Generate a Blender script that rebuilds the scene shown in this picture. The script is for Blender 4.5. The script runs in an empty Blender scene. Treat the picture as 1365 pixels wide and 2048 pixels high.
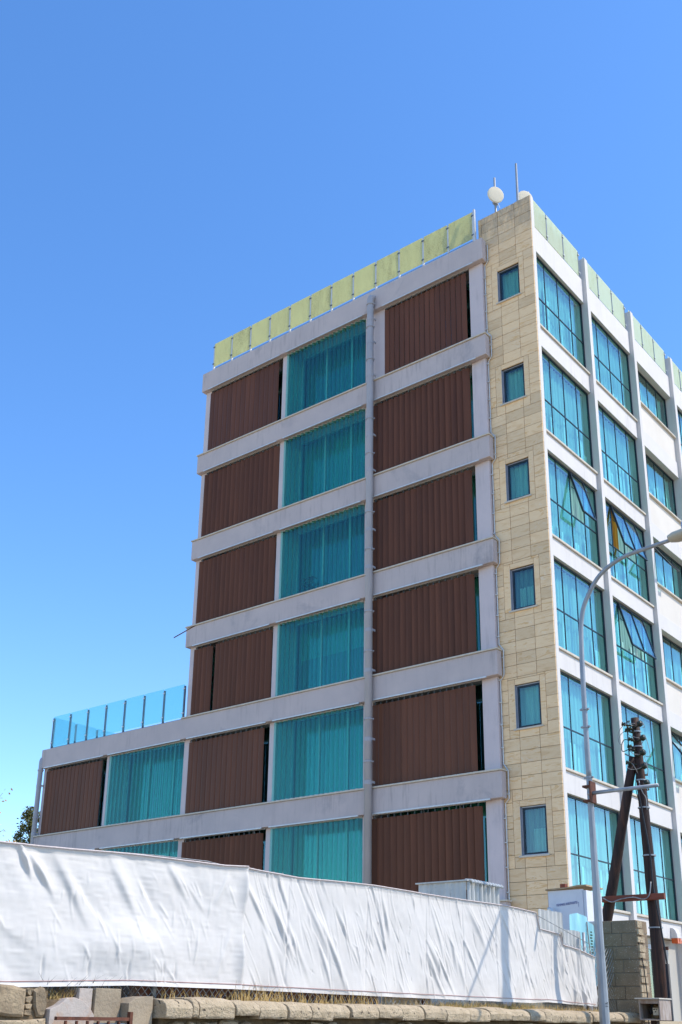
import bpy, bmesh, math, random
import numpy as np
from mathutils import Vector, Matrix
random.seed(7)
RNG = np.random.default_rng(11)
S = bpy.context.scene
COL = S.collection

# ------------------------------------------------------------------ camera
YAW, PITCH, ROLL = 0.6865, 0.3379, 0.0168
cyw, syw, cpt, spt = math.cos(YAW), math.sin(YAW), math.cos(PITCH), math.sin(PITCH)
fw = Vector((-syw * cpt, cyw * cpt, spt))
rt = Vector((cyw, syw, 0))
up = rt.cross(fw)
r2 = math.cos(ROLL) * rt + math.sin(ROLL) * up
u2 = -math.sin(ROLL) * rt + math.cos(ROLL) * up
cd = bpy.data.cameras.new('camera')
cam = bpy.data.objects.new('camera', cd)
COL.objects.link(cam)
cam.matrix_world = Matrix(((r2.x, u2.x, -fw.x, 12.185), (r2.y, u2.y, -fw.y, -24.04),
                           (r2.z, u2.z, -fw.z, 0.377), (0, 0, 0, 1)))
cd.sensor_fit = 'VERTICAL'
cd.sensor_height = 36
cd.lens = 2131.16 / 2048 * 36
cd.shift_x = (682.5 - 666.88) / 2048
cd.shift_y = (1284.88 - 1024) / 2048
cd.clip_end = 3000
S.camera = cam

# ------------------------------------------------------------------ light
SUN = Vector((0.56, 0.29, 0.776)).normalized()          # towards the sun
SKY_STRENGTH = 0.15
w = bpy.data.worlds.new('World')
S.world = w
w.use_nodes = True
nt = w.node_tree
nt.nodes.clear()
sky = nt.nodes.new('ShaderNodeTexSky')
sky.sky_type = 'NISHITA'
sky.sun_disc = False
sky.sun_elevation = math.asin(SUN.z)
sky.sun_rotation = math.atan2(SUN.x, SUN.y)
sky.altitude = 150
sky.air_density = 1.0
sky.dust_density = 0.3
sky.ozone_density = 3.0
hsv = nt.nodes.new('ShaderNodeHueSaturation')
hsv.inputs['Saturation'].default_value = 1.22
hsv.inputs['Hue'].default_value = 0.504
bg = nt.nodes.new('ShaderNodeBackground')
bg.inputs['Strength'].default_value = SKY_STRENGTH
wo = nt.nodes.new('ShaderNodeOutputWorld')
nt.links.new(sky.outputs[0], hsv.inputs['Color'])
nt.links.new(hsv.outputs[0], bg.inputs['Color'])
nt.links.new(bg.outputs[0], wo.inputs['Surface'])
sd = bpy.data.lights.new('sun', 'SUN')
sd.energy = 2.05
sd.angle = math.radians(0.5)
sd.color = (1.0, 0.93, 0.82)
so = bpy.data.objects.new('sun', sd)
COL.objects.link(so)
so.rotation_euler = SUN.to_track_quat('Z', 'Y').to_euler()
so.location = (20, 10, 40)
S.view_settings.view_transform = 'Standard'
S.view_settings.look = 'None'
S.view_settings.gamma = 1
S.view_settings.exposure = 1.06
S.view_settings.use_curve_mapping = False
S.cycles.transparent_max_bounces = 24
S.cycles.caustics_reflective = False
S.cycles.caustics_refractive = False


# ------------------------------------------------------------------ materials
def new_mat(name):
    m = bpy.data.materials.new(name)
    m.use_nodes = True
    n = m.node_tree
    n.nodes.clear()
    return m, n, n.nodes.new('ShaderNodeOutputMaterial')


def N(n, kind, **kw):
    x = n.nodes.new(kind)
    for k, v in kw.items():
        if k in x.inputs:
            x.inputs[k].default_value = v
        else:
            setattr(x, k, v)
    return x


def ramp(n, fac, stops):
    r = n.nodes.new('ShaderNodeValToRGB')
    el = r.color_ramp.elements
    while len(el) < len(stops):
        el.new(0.5)
    for e, (p, c) in zip(el, stops):
        e.position = p
        e.color = (*c, 1) if len(c) == 3 else c
    n.links.new(fac, r.inputs[0])
    return r.outputs[0]


def coords(n, scale=(1, 1, 1), rnd=False):
    g = n.nodes.new('ShaderNodeNewGeometry')
    mp = n.nodes.new('ShaderNodeMapping')
    mp.inputs['Scale'].default_value = scale
    n.links.new(g.outputs['Position'], mp.inputs['Vector'])
    out = mp.outputs[0]
    if rnd:
        oi = n.nodes.new('ShaderNodeObjectInfo')
        ml = N(n, 'ShaderNodeMath', operation='MULTIPLY')
        ml.inputs[1].default_value = 137.0
        n.links.new(oi.outputs['Random'], ml.inputs[0])
        ad = N(n, 'ShaderNodeVectorMath', operation='ADD')
        n.links.new(out, ad.inputs[0])
        n.links.new(ml.outputs[0], ad.inputs[1])
        out = ad.outputs[0]
    return out


def noise(n, vec, scale, detail=5, rough=0.6, dist=0.0):
    t = N(n, 'ShaderNodeTexNoise', Scale=scale, Detail=detail, Roughness=rough, Distortion=dist)
    n.links.new(vec, t.inputs['Vector'])
    return t.outputs['Fac']


def mixc(n, fac, a, b, mode='MIX'):
    m = n.nodes.new('ShaderNodeMix')
    m.data_type = 'RGBA'
    m.blend_type = mode
    for sock, v in ((m.inputs[0], fac), (m.inputs[6], a), (m.inputs[7], b)):
        if isinstance(v, (int, float)):
            sock.default_value = v
        elif isinstance(v, tuple):
            sock.default_value = (*v, 1)
        else:
            n.links.new(v, sock)
    return m.outputs[2]


def scale_rng(n, fac, a, b, lo=0.35, hi=0.65):
    m = N(n, 'ShaderNodeMapRange')
    m.inputs[1].default_value, m.inputs[2].default_value = lo, hi
    m.inputs[3].default_value, m.inputs[4].default_value = a, b
    n.links.new(fac, m.inputs[0])
    return m.outputs[0]


def bump(n, height, strength, dist, bsdf):
    b = N(n, 'ShaderNodeBump', Strength=strength, Distance=dist)
    n.links.new(height, b.inputs['Height'])
    n.links.new(b.outputs[0], bsdf.inputs['Normal'])


def mottled(name, c1, c2, scale=3.0, rough=0.8, bs=0.3, bd=0.01, bscale=40, stretch=(1, 1, 1),
            stain=None, stain_scale=1.2, metal=0.0, rnd=False, spec=0.3, stain_lo=0.56, speck=None, streak=0.0, tone=0.0):
    """two-tone noise colour + fine bump, optional darker stains and specks"""
    m, n, out = new_mat(name)
    b = N(n, 'ShaderNodeBsdfPrincipled', Roughness=rough, Metallic=metal)
    b.inputs['Specular IOR Level'].default_value = spec
    v = coords(n, stretch, rnd)
    col = mixc(n, scale_rng(n, noise(n, v, scale), 0, 1), c1, c2)
    if stain:
        f = scale_rng(n, noise(n, v, stain_scale, 8, 0.7, 0.5), 0, 0.8, stain_lo, stain_lo + 0.16)
        col = mixc(n, f, col, stain)
    if speck:
        f = scale_rng(n, noise(n, v, speck[1], 2, 0.5), 0, 1, speck[2], speck[2] + 0.04)
        col = mixc(n, f, col, speck[0])
    if tone:
        oi = n.nodes.new('ShaderNodeObjectInfo')
        tv = scale_rng(n, oi.outputs['Random'], 1 - tone, 1 + tone, 0, 1)
        cc = n.nodes.new('ShaderNodeCombineColor')
        for q in range(3):
            n.links.new(tv, cc.inputs[q])
        col = mixc(n, 1.0, col, cc.outputs[0], 'MULTIPLY')
    if streak:
        sf = scale_rng(n, noise(n, coords(n, (5, 5, 0.5)), 1.4, 6, 0.7), 0, streak, 0.50, 0.70)
        sx = scale_rng(n, noise(n, coords(n, (0.35, 0.35, 0.6)), 1.0, 3, 0.5), 0, 1, 0.40, 0.62)
        mm = N(n, 'ShaderNodeMath', operation='MULTIPLY')
        n.links.new(sf, mm.inputs[0])
        n.links.new(sx, mm.inputs[1])
        col = mixc(n, mm.outputs[0], col, tuple(c * 0.5 for c in c2))
    n.links.new(col, b.inputs['Base Color'])
    bump(n, noise(n, v, bscale, 6), bs, bd, b)
    n.links.new(b.outputs[0], out.inputs[0])
    return m


def glass(name, tint, refl, refl_col=(0.9, 0.96, 1.0), wavy=0.0, haze=0.0, haze_col=(0.3, 0.5, 0.5)):
    """pane with two faces: tint is the colour let through by the whole pane, only the face met first reflects"""
    m, n, out = new_mat(name)
    tr = N(n, 'ShaderNodeBsdfTransparent')
    tr.inputs[0].default_value = (*[math.sqrt(c) for c in tint], 1)
    gl = N(n, 'ShaderNodeBsdfGlossy')
    gl.inputs['Color'].default_value = (*refl_col, 1)
    gl.inputs['Roughness'].default_value = 0.0
    fr = N(n, 'ShaderNodeFresnel', IOR=1.45)
    ad = N(n, 'ShaderNodeMath', operation='ADD')
    ad.use_clamp = True
    n.links.new(fr.outputs[0], ad.inputs[0])
    ad.inputs[1].default_value = refl
    ge = n.nodes.new('ShaderNodeNewGeometry')
    inv = N(n, 'ShaderNodeMath', operation='SUBTRACT')
    inv.inputs[0].default_value = 1.0
    n.links.new(ge.outputs['Backfacing'], inv.inputs[1])
    ml = N(n, 'ShaderNodeMath', operation='MULTIPLY')
    n.links.new(ad.outputs[0], ml.inputs[0])
    n.links.new(inv.outputs[0], ml.inputs[1])
    if wavy:
        v = coords(n, (1, 1, 1), True)
        bp = N(n, 'ShaderNodeBump', Strength=wavy, Distance=0.02)
        n.links.new(noise(n, v, 1.3, 1), bp.inputs['Height'])
        n.links.new(bp.outputs[0], gl.inputs['Normal'])
    mx = N(n, 'ShaderNodeMixShader')
    n.links.new(ml.outputs[0], mx.inputs[0])
    src = tr.outputs[0]
    if haze:
        df = N(n, 'ShaderNodeBsdfDiffuse')
        df.inputs[0].default_value = (*haze_col, 1)
        m2 = N(n, 'ShaderNodeMixShader')
        m2.inputs[0].default_value = haze
        n.links.new(src, m2.inputs[1])
        n.links.new(df.outputs[0], m2.inputs[2])
        src = m2.outputs[0]
    n.links.new(src, mx.inputs[1])
    n.links.new(gl.outputs[0], mx.inputs[2])
    n.links.new(mx.outputs[0], out.inputs[0])
    return m


def frosted(name, base, trans, dirt, clear=0.12):
    m, n, out = new_mat(name)
    v = coords(n, (1, 1, 1), True)
    streak = coords(n, (3, 3, 0.8), True)
    f = scale_rng(n, noise(n, streak, 1.6, 8, 0.72, 0.4), 0, 1.0, 0.36, 0.66)
    spk = scale_rng(n, noise(n, v, 22, 3, 0.7), 0.2, 1.0, 0.42, 0.62)
    mm = N(n, 'ShaderNodeMath', operation='MULTIPLY')
    n.links.new(f, mm.inputs[0])
    n.links.new(spk, mm.inputs[1])
    oi = n.nodes.new('ShaderNodeObjectInfo')
    m3 = N(n, 'ShaderNodeMath', operation='MULTIPLY')
    n.links.new(mm.outputs[0], m3.inputs[0])
    n.links.new(scale_rng(n, oi.outputs['Random'], 0.15, 0.8, 0, 1), m3.inputs[1])
    dcol = mixc(n, m3.outputs[0], base, dirt)
    tcol = mixc(n, m3.outputs[0], trans, dirt)
    df = N(n, 'ShaderNodeBsdfDiffuse')
    tl = N(n, 'ShaderNodeBsdfTranslucent')
    n.links.new(dcol, df.inputs[0])
    n.links.new(tcol, tl.inputs[0])
    tr = N(n, 'ShaderNodeBsdfTransparent')
    tr.inputs[0].default_value = (0.75, 0.9, 0.75, 1)
    a = N(n, 'ShaderNodeMixShader')
    a.inputs[0].default_value = 0.55
    n.links.new(df.outputs[0], a.inputs[1])
    n.links.new(tl.outputs[0], a.inputs[2])
    b = N(n, 'ShaderNodeMixShader')
    b.inputs[0].default_value = clear
    n.links.new(a.outputs[0], b.inputs[1])
    n.links.new(tr.outputs[0], b.inputs[2])
    gl = N(n, 'ShaderNodeBsdfGlossy')
    gl.inputs['Roughness'].default_value = 0.15
    c = N(n, 'ShaderNodeMixShader')
    c.inputs[0].default_value = 0.06
    n.links.new(b.outputs[0], c.inputs[1])
    n.links.new(gl.outputs[0], c.inputs[2])
    n.links.new(c.outputs[0], out.inputs[0])
    return m


def sandstone():
    m, n, out = new_mat('sandstone')
    b = N(n, 'ShaderNodeBsdfPrincipled', Roughness=0.75)
    b.inputs['Specular IOR Level'].default_value = 0.25
    v = coords(n, (0.55, 1, 2.6), True)
    vein = noise(n, v, 2.2, 7, 0.62, 1.4)
    col = ramp(n, vein, [(0.30, (0.74, 0.495, 0.27)), (0.46, (0.83, 0.595, 0.35)),
                         (0.57, (0.86, 0.635, 0.39)), (0.63, (0.72, 0.455, 0.215)), (0.72, (0.84, 0.605, 0.355))])
    v2 = coords(n, (1, 1, 1.6), True)
    pale = scale_rng(n, noise(n, v2, 3.5, 6, 0.6, 2.5), 0, 0.5, 0.60, 0.66)
    col = mixc(n, pale, col, (0.84, 0.70, 0.53))
    oi = n.nodes.new('ShaderNodeObjectInfo')
    tone = ramp(n, oi.outputs['Random'], [(0, (0.86, 0.85, 0.83)), (0.5, (1.0, 0.99, 0.97)), (1, (1.06, 1.03, 0.98))])
    col = mixc(n, 1.0, col, tone, 'MULTIPLY')
    # weather stains run down from the coping
    g = n.nodes.new('ShaderNodeNewGeometry')
    sx = n.nodes.new('ShaderNodeSeparateXYZ')
    n.links.new(g.outputs['Position'], sx.inputs[0])
    hi = scale_rng(n, sx.outputs['Z'], 0, 1, 22.9, 24.3)
    st = scale_rng(n, noise(n, coords(n, (4, 4, 1.2)), 1.3, 7, 0.7), 0.1, 0.95, 0.38, 0.62)
    mm = N(n, 'ShaderNodeMath', operation='MULTIPLY')
    n.links.new(hi, mm.inputs[0])
    n.links.new(st, mm.inputs[1])
    col = mixc(n, mm.outputs[0], col, (0.26, 0.235, 0.19))
    n.links.new(col, b.inputs['Base Color'])
    bump(n, noise(n, v2, 30, 5), 0.2, 0.004, b)
    n.links.new(b.outputs[0], out.inputs[0])
    return m


def fabric():
    m, n, out = new_mat('woven_fabric')
    v = coords(n)
    wv = N(n, 'ShaderNodeTexNoise', Scale=240.0, Detail=2.0)
    n.links.new(v, wv.inputs['Vector'])
    col = mixc(n, scale_rng(n, noise(n, coords(n, (1, 0.5, 2)), 1.7, 6, 0.65), 0, 1, 0.35, 0.7), (0.755, 0.70, 0.635), (0.695, 0.64, 0.575))
    thr = scale_rng(n, noise(n, coords(n, (1, 2.5, 60)), 4, 3), 0, 0.12, 0.5, 0.7)
    col = mixc(n, thr, col, (0.62, 0.57, 0.505))
    df = N(n, 'ShaderNodeBsdfDiffuse')
    n.links.new(col, df.inputs[0])
    tl = N(n, 'ShaderNodeBsdfTranslucent')
    tl.inputs[0].default_value = (0.75, 0.73, 0.68, 1)
    bp = N(n, 'ShaderNodeBump', Strength=0.35, Distance=0.004)
    n.links.new(wv.outputs['Fac'], bp.inputs['Height'])
    n.links.new(bp.outputs[0], df.inputs['Normal'])
    mx = N(n, 'ShaderNodeMixShader')
    mx.inputs[0].default_value = 0.12
    n.links.new(df.outputs[0], mx.inputs[1])
    n.links.new(tl.outputs[0], mx.inputs[2])
    n.links.new(mx.outputs[0], out.inputs[0])
    return m


def cloth(name, c1, c2, tl=0.4):
    m, n, out = new_mat(name)
    v = coords(n, (1, 1, 0.05), True)
    col = mixc(n, scale_rng(n, noise(n, v, 14, 3), 0, 1), c1, c2)
    df = N(n, 'ShaderNodeBsdfDiffuse')
    t = N(n, 'ShaderNodeBsdfTranslucent')
    n.links.new(col, df.inputs[0])
    n.links.new(col, t.inputs[0])
    mx = N(n, 'ShaderNodeMixShader')
    mx.inputs[0].default_value = tl
    n.links.new(df.outputs[0], mx.inputs[1])
    n.links.new(t.outputs[0], mx.inputs[2])
    n.links.new(mx.outputs[0], out.inputs[0])
    return m


M = {}
M['paint_grey'] = mottled('grey_render', (0.56, 0.475, 0.445), (0.50, 0.43, 0.41), 1.1, 0.85, 0.25, 0.004, 60,
                          (1, 1, 1), stain=(0.31, 0.285, 0.295), stain_scale=0.6, stain_lo=0.575, streak=0.55)
M['column_grey'] = mottled('pale_lilac_render', (0.64, 0.545, 0.53), (0.58, 0.50, 0.49), 1.3, 0.85, 0.2, 0.004, 60,
                           stain=(0.47, 0.41, 0.41), stain_scale=0.8, stain_lo=0.62, streak=0.4)
M['paint_white'] = mottled('white_render', (0.655, 0.62, 0.585), (0.615, 0.58, 0.545), 1.0, 0.85, 0.25, 0.004, 55,
                           stain=(0.52, 0.49, 0.455), stain_scale=0.9, stain_lo=0.64, streak=0.28)
M['paint_beige'] = mottled('beige_render', (0.68, 0.625, 0.55), (0.64, 0.585, 0.51), 1.0, 0.85, 0.2, 0.004, 55)
M['ground_beige'] = mottled('taupe_render', (0.47, 0.44, 0.38), (0.44, 0.41, 0.36), 1.0, 0.85, 0.2, 0.004, 55)
M['sill'] = mottled('cream_sill_stone', (0.62, 0.55, 0.45), (0.53, 0.47, 0.38), 6, 0.7, 0.2, 0.003, 60)
M['sandstone'] = sandstone()
M['joint'] = mottled('dark_joint', (0.17, 0.135, 0.095), (0.13, 0.105, 0.08), 5, 0.9)
M['blade_brown'] = mottled('brown_metal', (0.145, 0.054, 0.027), (0.110, 0.043, 0.023), 2.2, 0.5, 0.06, 0.002, 30,
                           (1, 1, 0.15), stain=(0.10, 0.038, 0.022), stain_scale=0.9, rnd=True, spec=0.2, tone=0.08)
M['blade_glass'] = glass('green_glass_blade', (0.42, 0.86, 0.75), 0.03, (0.5, 0.95, 1.0), haze=0.015, haze_col=(0.25, 0.55, 0.52), wavy=0.05)
M['glass_edge'] = mottled('glass_edge', (0.012, 0.06, 0.055), (0.010, 0.045, 0.045), 3, 0.2)
M['glass_street'] = glass('street_glass', (0.52, 1.0, 0.93), 0.13, (0.82, 0.97, 1.0), wavy=0.06)
M['glass_inner'] = glass('blue_green_glass', (0.28, 0.77, 0.66), 0.08, (0.5, 0.95, 1.0), wavy=0.06)
M['glass_rail'] = glass('rail_glass', (0.46, 0.88, 0.88), 0.05, haze=0.13, haze_col=(0.50, 0.85, 0.78))
M['glass_small'] = glass('small_window_glass', (0.46, 0.86, 0.76), 0.08, (0.8, 0.95, 1.0), wavy=0.08)
M['frost_backlit'] = frosted('backlit_frosted_glass', (0.68, 0.65, 0.36), (0.93, 0.86, 0.46), (0.36, 0.29, 0.11))  # railing glass with its backlit yellow glow put into the colour
M['frost_frontlit'] = frosted('frontlit_frosted_glass', (0.86, 0.90, 0.74), (0.75, 0.82, 0.6), (0.62, 0.64, 0.30), 0.06)  # same railing glass, the front-lit pale tone put into the colour
M['steel'] = mottled('galvanised_steel', (0.36, 0.375, 0.385), (0.27, 0.285, 0.30), 8, 0.5, 0.1, 0.002, 40, metal=0.35,
                     stretch=(1, 1, 0.3), stain=(0.27, 0.285, 0.29), stain_scale=3)
M['post_white'] = mottled('pale_metal', (0.66, 0.66, 0.65), (0.58, 0.58, 0.57), 8, 0.4, metal=0.2)
M['post_grey'] = mottled('grey_metal', (0.17, 0.21, 0.25), (0.13, 0.16, 0.20), 8, 0.4, metal=0.3)
M['pipe'] = mottled('grey_pvc', (0.42, 0.40, 0.41), (0.37, 0.36, 0.37), 3, 0.45, 0.05, 0.002, 20, (1, 1, 0.4), stain=(0.27, 0.30, 0.35))
M['frame_dark'] = mottled('dark_frame', (0.03, 0.045, 0.06), (0.022, 0.032, 0.045), 6, 0.4, metal=0.2)
M['frame_light'] = mottled('pale_frame', (0.48, 0.60, 0.66), (0.42, 0.53, 0.6), 6, 0.45, metal=0.1)
M['frame_alu'] = mottled('aluminium', (0.42, 0.43, 0.47), (0.36, 0.37, 0.41), 6, 0.4, metal=0.4)
M['interior'] = mottled('interior_wall', (0.10, 0.12, 0.13), (0.08, 0.10, 0.11), 2, 0.9)
M['curtain'] = cloth('white_curtain', (0.88, 0.89, 0.84), (0.66, 0.68, 0.63))
M['curtain_dim'] = cloth('grey_curtain', (0.48, 0.52, 0.50), (0.27, 0.31, 0.31))
M['curtain_orange'] = cloth('orange_curtain', (0.75, 0.27, 0.05), (0.55, 0.18, 0.03))
M['sun_strip'] = cloth('sunlit_cloth', (0.92, 0.92, 0.90), (0.86, 0.86, 0.84))  # brighter cloth for the strips: sunlight on the curtain put into the colour
M['fabric'] = fabric()
M['thread'] = mottled('red_thread', (0.42, 0.20, 0.18), (0.36, 0.17, 0.15), 30)
M['rope'] = mottled('hem_rope', (0.62, 0.52, 0.47), (0.5, 0.42, 0.38), 30)
M['wood_dark'] = mottled('tarred_wood', (0.052, 0.024, 0.016), (0.020, 0.012, 0.010), 6, 0.65, 0.7, 0.02, 26, (3, 3, 0.25),
                         stain=(0.16, 0.062, 0.032), stain_scale=2.2, stain_lo=0.55)
M['wood_red'] = mottled('red_brown_timber', (0.24, 0.062, 0.03), (0.16, 0.042, 0.022), 5, 0.6, 0.4, 0.01, 30, (0.4, 3, 3))
M['wood_grey'] = mottled('weathered_board', (0.46, 0.39, 0.33), (0.30, 0.22, 0.17), 5, 0.8, 0.4, 0.01, 30, (2, 2, 0.6),
                         stain=(0.20, 0.105, 0.06), stain_scale=2.2, stain_lo=0.50)
M['black'] = mottled('black_rubber', (0.016, 0.016, 0.017), (0.026, 0.026, 0.027), 10, 0.5)
M['wire'] = mottled('dull_wire', (0.42, 0.41, 0.39), (0.22, 0.21, 0.2), 20, 0.5, metal=0.3)
M['insulator'] = mottled('dark_green_ceramic', (0.018, 0.024, 0.012), (0.032, 0.034, 0.02), 9, 0.3)
M['rust'] = mottled('rusty_iron', (0.17, 0.062, 0.034), (0.085, 0.034, 0.022), 14, 0.8, 0.4, 0.004, 60)
M['block'] = mottled('concrete_block', (0.28, 0.20, 0.125), (0.215, 0.152, 0.093), 5, 0.95, 0.9, 0.01, 60,
                     stain=(0.13, 0.115, 0.095), stain_scale=3.0, rnd=True, stain_lo=0.55, speck=((0.55, 0.51, 0.45), 70, 0.66))
M['mortar'] = mottled('mortar', (0.20, 0.175, 0.14), (0.145, 0.125, 0.1), 8, 0.95, 0.6, 0.01, 40)
M['cap'] = mottled('cope_stone', (0.54, 0.42, 0.275), (0.42, 0.32, 0.20), 9, 0.95, 1.0, 0.025, 38,
                   stain=(0.27, 0.225, 0.165), stain_scale=4.5, rnd=True, stain_lo=0.56, speck=((0.09, 0.07, 0.05), 26, 0.66))
M['rubble'] = mottled('rubble_stone', (0.40, 0.30, 0.185), (0.25, 0.185, 0.115), 5, 0.95, 1.0, 0.02, 24,
                      stain=(0.12, 0.09, 0.06), stain_scale=3.2, rnd=True, stain_lo=0.52)
M['earth'] = mottled('earth_mortar', (0.20, 0.14, 0.08), (0.115, 0.082, 0.05), 7, 0.95, 1.0, 0.02, 26)
M['plaster'] = mottled('peeling_plaster', (0.50, 0.43, 0.37), (0.44, 0.37, 0.31), 3, 0.9, 0.6, 0.01, 30,
                       stain=(0.44, 0.245, 0.13), stain_scale=5, stain_lo=0.53)
M['concrete'] = mottled('rough_concrete', (0.40, 0.315, 0.215), (0.29, 0.225, 0.15), 4, 0.95, 0.8, 0.01, 40,
                        stain=(0.17, 0.15, 0.12), stain_scale=4, stain_lo=0.56)
M['dish'] = mottled('cream_dish', (0.76, 0.67, 0.50), (0.72, 0.63, 0.47), 3, 0.6)
M['corrugated'] = mottled('white_corrugated', (0.58, 0.57, 0.53), (0.46, 0.455, 0.42), 6, 0.6, 0.2, 0.004, 40,
                          (1, 1, 0.5), stain=(0.13, 0.13, 0.11), stain_scale=7, stain_lo=0.585)
M['board'] = mottled('white_board', (0.72, 0.72, 0.74), (0.66, 0.66, 0.69), 2, 0.7, stain=(0.58, 0.58, 0.6), stain_scale=2)
M['ink'] = mottled('blue_ink', (0.05, 0.05, 0.24), (0.07, 0.07, 0.28), 9)
M['bluesheet'] = mottled('pale_blue_plastic', (0.28, 0.60, 0.66), (0.36, 0.66, 0.70), 5, 0.35, 0.3, 0.01, 12, (3, 3, 0.4))
M['plywood'] = mottled('plywood_edge', (0.50, 0.37, 0.22), (0.30, 0.20, 0.115), 9, 0.8, 0.5, 0.01, 40, (0.6, 2, 6))
M['lamp'] = mottled('cream_housing', (0.50, 0.47, 0.38), (0.44, 0.41, 0.33), 8, 0.5, stain=(0.3, 0.26, 0.2), stain_scale=9)
M['straw'] = mottled('dry_grass', (0.52, 0.36, 0.14), (0.40, 0.25, 0.085), 9, 0.9)
M['weed'] = mottled('green_grass', (0.13, 0.15, 0.035), (0.24, 0.21, 0.06), 7, 0.9)
M['leaf_dark'] = mottled('cypress_leaf', (0.17, 0.165, 0.05), (0.085, 0.095, 0.03), 2.5, 0.8)
M['leaf_gold'] = mottled('yellow_leaf', (0.55, 0.38, 0.09), (0.46, 0.27, 0.06), 3, 0.7)
M['leaf_green'] = mottled('plant_leaf', (0.03, 0.06, 0.03), (0.05, 0.08, 0.04), 3, 0.7)
M['bark'] = mottled('bark', (0.14, 0.10, 0.07), (0.09, 0.065, 0.05), 9, 0.95, 0.8, 0.02, 30)
M['asphalt'] = mottled('asphalt', (0.055, 0.055, 0.054), (0.045, 0.045, 0.045), 3, 0.95, 0.6, 0.01, 90)
M['pavement'] = mottled('pavement_slab', (0.42, 0.39, 0.34), (0.36, 0.33, 0.29), 3, 0.9, 0.5, 0.01, 50)
M['dirt'] = mottled('dry_soil', (0.53, 0.42, 0.28), (0.45, 0.35, 0.225), 0.6, 0.95, 0.8, 0.03, 14)
M['roof'] = mottled('roof_screed', (0.42, 0.41, 0.39), (0.36, 0.35, 0.34), 2, 0.9)
M['orange'] = mottled('orange_lens', (0.65, 0.12, 0.03), (0.55, 0.09, 0.02), 9, 0.3)


# ------------------------------------------------------------------ mesh tools
class MB:
    def __init__(self):
        self.v, self.f = [], []

    def box(self, x0, x1, y0, y1, z0, z1):
        if x0 > x1: x0, x1 = x1, x0
        if y0 > y1: y0, y1 = y1, y0
        if z0 > z1: z0, z1 = z1, z0
        b = len(self.v)
        self.v += [(x0, y0, z0), (x1, y0, z0), (x1, y1, z0), (x0, y1, z0), (x0, y0, z1), (x1, y0, z1), (x1, y1, z1), (x0, y1, z1)]
        self.f += [(b, b + 3, b + 2, b + 1), (b + 4, b + 5, b + 6, b + 7), (b, b + 1, b + 5, b + 4), (b + 1, b + 2, b + 6, b + 5),
                   (b + 2, b + 3, b + 7, b + 6), (b + 3, b, b + 4, b + 7)]
        return self

    def tube(self, pts, r, sides=8, caps=True):
        pts = [Vector(p) for p in pts]
        rr = r if isinstance(r, (list, tuple)) else [r] * len(pts)
        base = len(self.v)
        t0 = (pts[1] - pts[0]).normalized()
        a = Vector((0, 0, 1)) if abs(t0.z) < 0.9 else Vector((1, 0, 0))
        nrm = t0.cross(a).normalized()
        for i, p in enumerate(pts):
            if i == 0: t = pts[1] - p
            elif i == len(pts) - 1: t = p - pts[i - 1]
            else: t = pts[i + 1] - pts[i - 1]
            t.normalize()
            nrm = (nrm - t * nrm.dot(t)).normalized()
            bn = t.cross(nrm)
            for k in range(sides):
                an = 2 * math.pi * k / sides
                self.v.append(tuple(p + (nrm * math.cos(an) + bn * math.sin(an)) * rr[i]))
        for i in range(len(pts) - 1):
            for k in range(sides):
                k2 = (k + 1) % sides
                a0, a1 = base + i * sides + k, base + i * sides + k2
                self.f.append((a0, a1, a1 + sides, a0 + sides))
        if caps:
            self.f.append(tuple(base + k for k in range(sides))[::-1])
            e = base + (len(pts) - 1) * sides
            self.f.append(tuple(e + k for k in range(sides)))
        return self

    def prism(self, poly, fn0, fn1):
        """poly: 2-D points; fn0/fn1 map a 2-D point to its 3-D place on the near / far face"""
        b, n = len(self.v), len(poly)
        self.v += [tuple(fn0(*p)) for p in poly] + [tuple(fn1(*p)) for p in poly]
        self.f.append(tuple(range(b + n - 1, b - 1, -1)))
        self.f.append(tuple(range(b + n, b + 2 * n)))
        for i in range(n):
            j = (i + 1) % n
            self.f.append((b + i, b + j, b + n + j, b + n + i))
        return self

    def lathe(self, prof, origin, axis, sides=20):
        """prof: (r, h) along axis"""
        ax = Vector(axis).normalized()
        a = Vector((0, 0, 1)) if abs(ax.z) < 0.9 else Vector((1, 0, 0))
        e1 = ax.cross(a).normalized()
        e2 = ax.cross(e1)
        o = Vector(origin)
        b = len(self.v)
        for r, h in prof:
            for k in range(sides):
                an = 2 * math.pi * k / sides
                self.v.append(tuple(o + ax * h + (e1 * math.cos(an) + e2 * math.sin(an)) * max(r, 1e-4)))
        for i in range(len(prof) - 1):
            for k in range(sides):
                k2 = (k + 1) % sides
                self.f.append((b + i * sides + k, b + i * sides + k2, b + (i + 1) * sides + k2, b + (i + 1) * sides + k))
        return self

    def grid(self, P):
        """P: (nu, nv, 3) array"""
        nu, nv = P.shape[:2]
        b = len(self.v)
        self.v += [tuple(map(float, p)) for p in P.reshape(-1, 3)]
        for i in range(nu - 1):
            for j in range(nv - 1):
                a = b + i * nv + j
                self.f.append((a, a + nv, a + nv + 1, a + 1))
        return self

    def mesh(self, name, mat, smooth=False, fix=True):
        me = bpy.data.meshes.new(name)
        me.from_pydata(self.v, [], self.f)
        if fix:
            bm = bmesh.new()
            bm.from_mesh(me)
            bmesh.ops.recalc_face_normals(bm, faces=bm.faces)
            bm.to_mesh(me)
            bm.free()
        me.materials.append(mat if not isinstance(mat, str) else M[mat])
        if smooth:
            me.polygons.foreach_set('use_smooth', [True] * len(me.polygons))
        me.update()
        return me


LOC = {}


def empty(name, loc, label, cat, group=None):
    o = bpy.data.objects.new(name, None)
    o.empty_display_size = 0.2
    o.location = loc
    COL.objects.link(o)
    LOC[o.name] = Vector(loc)
    tag(o, label, cat, group)
    return o


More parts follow.
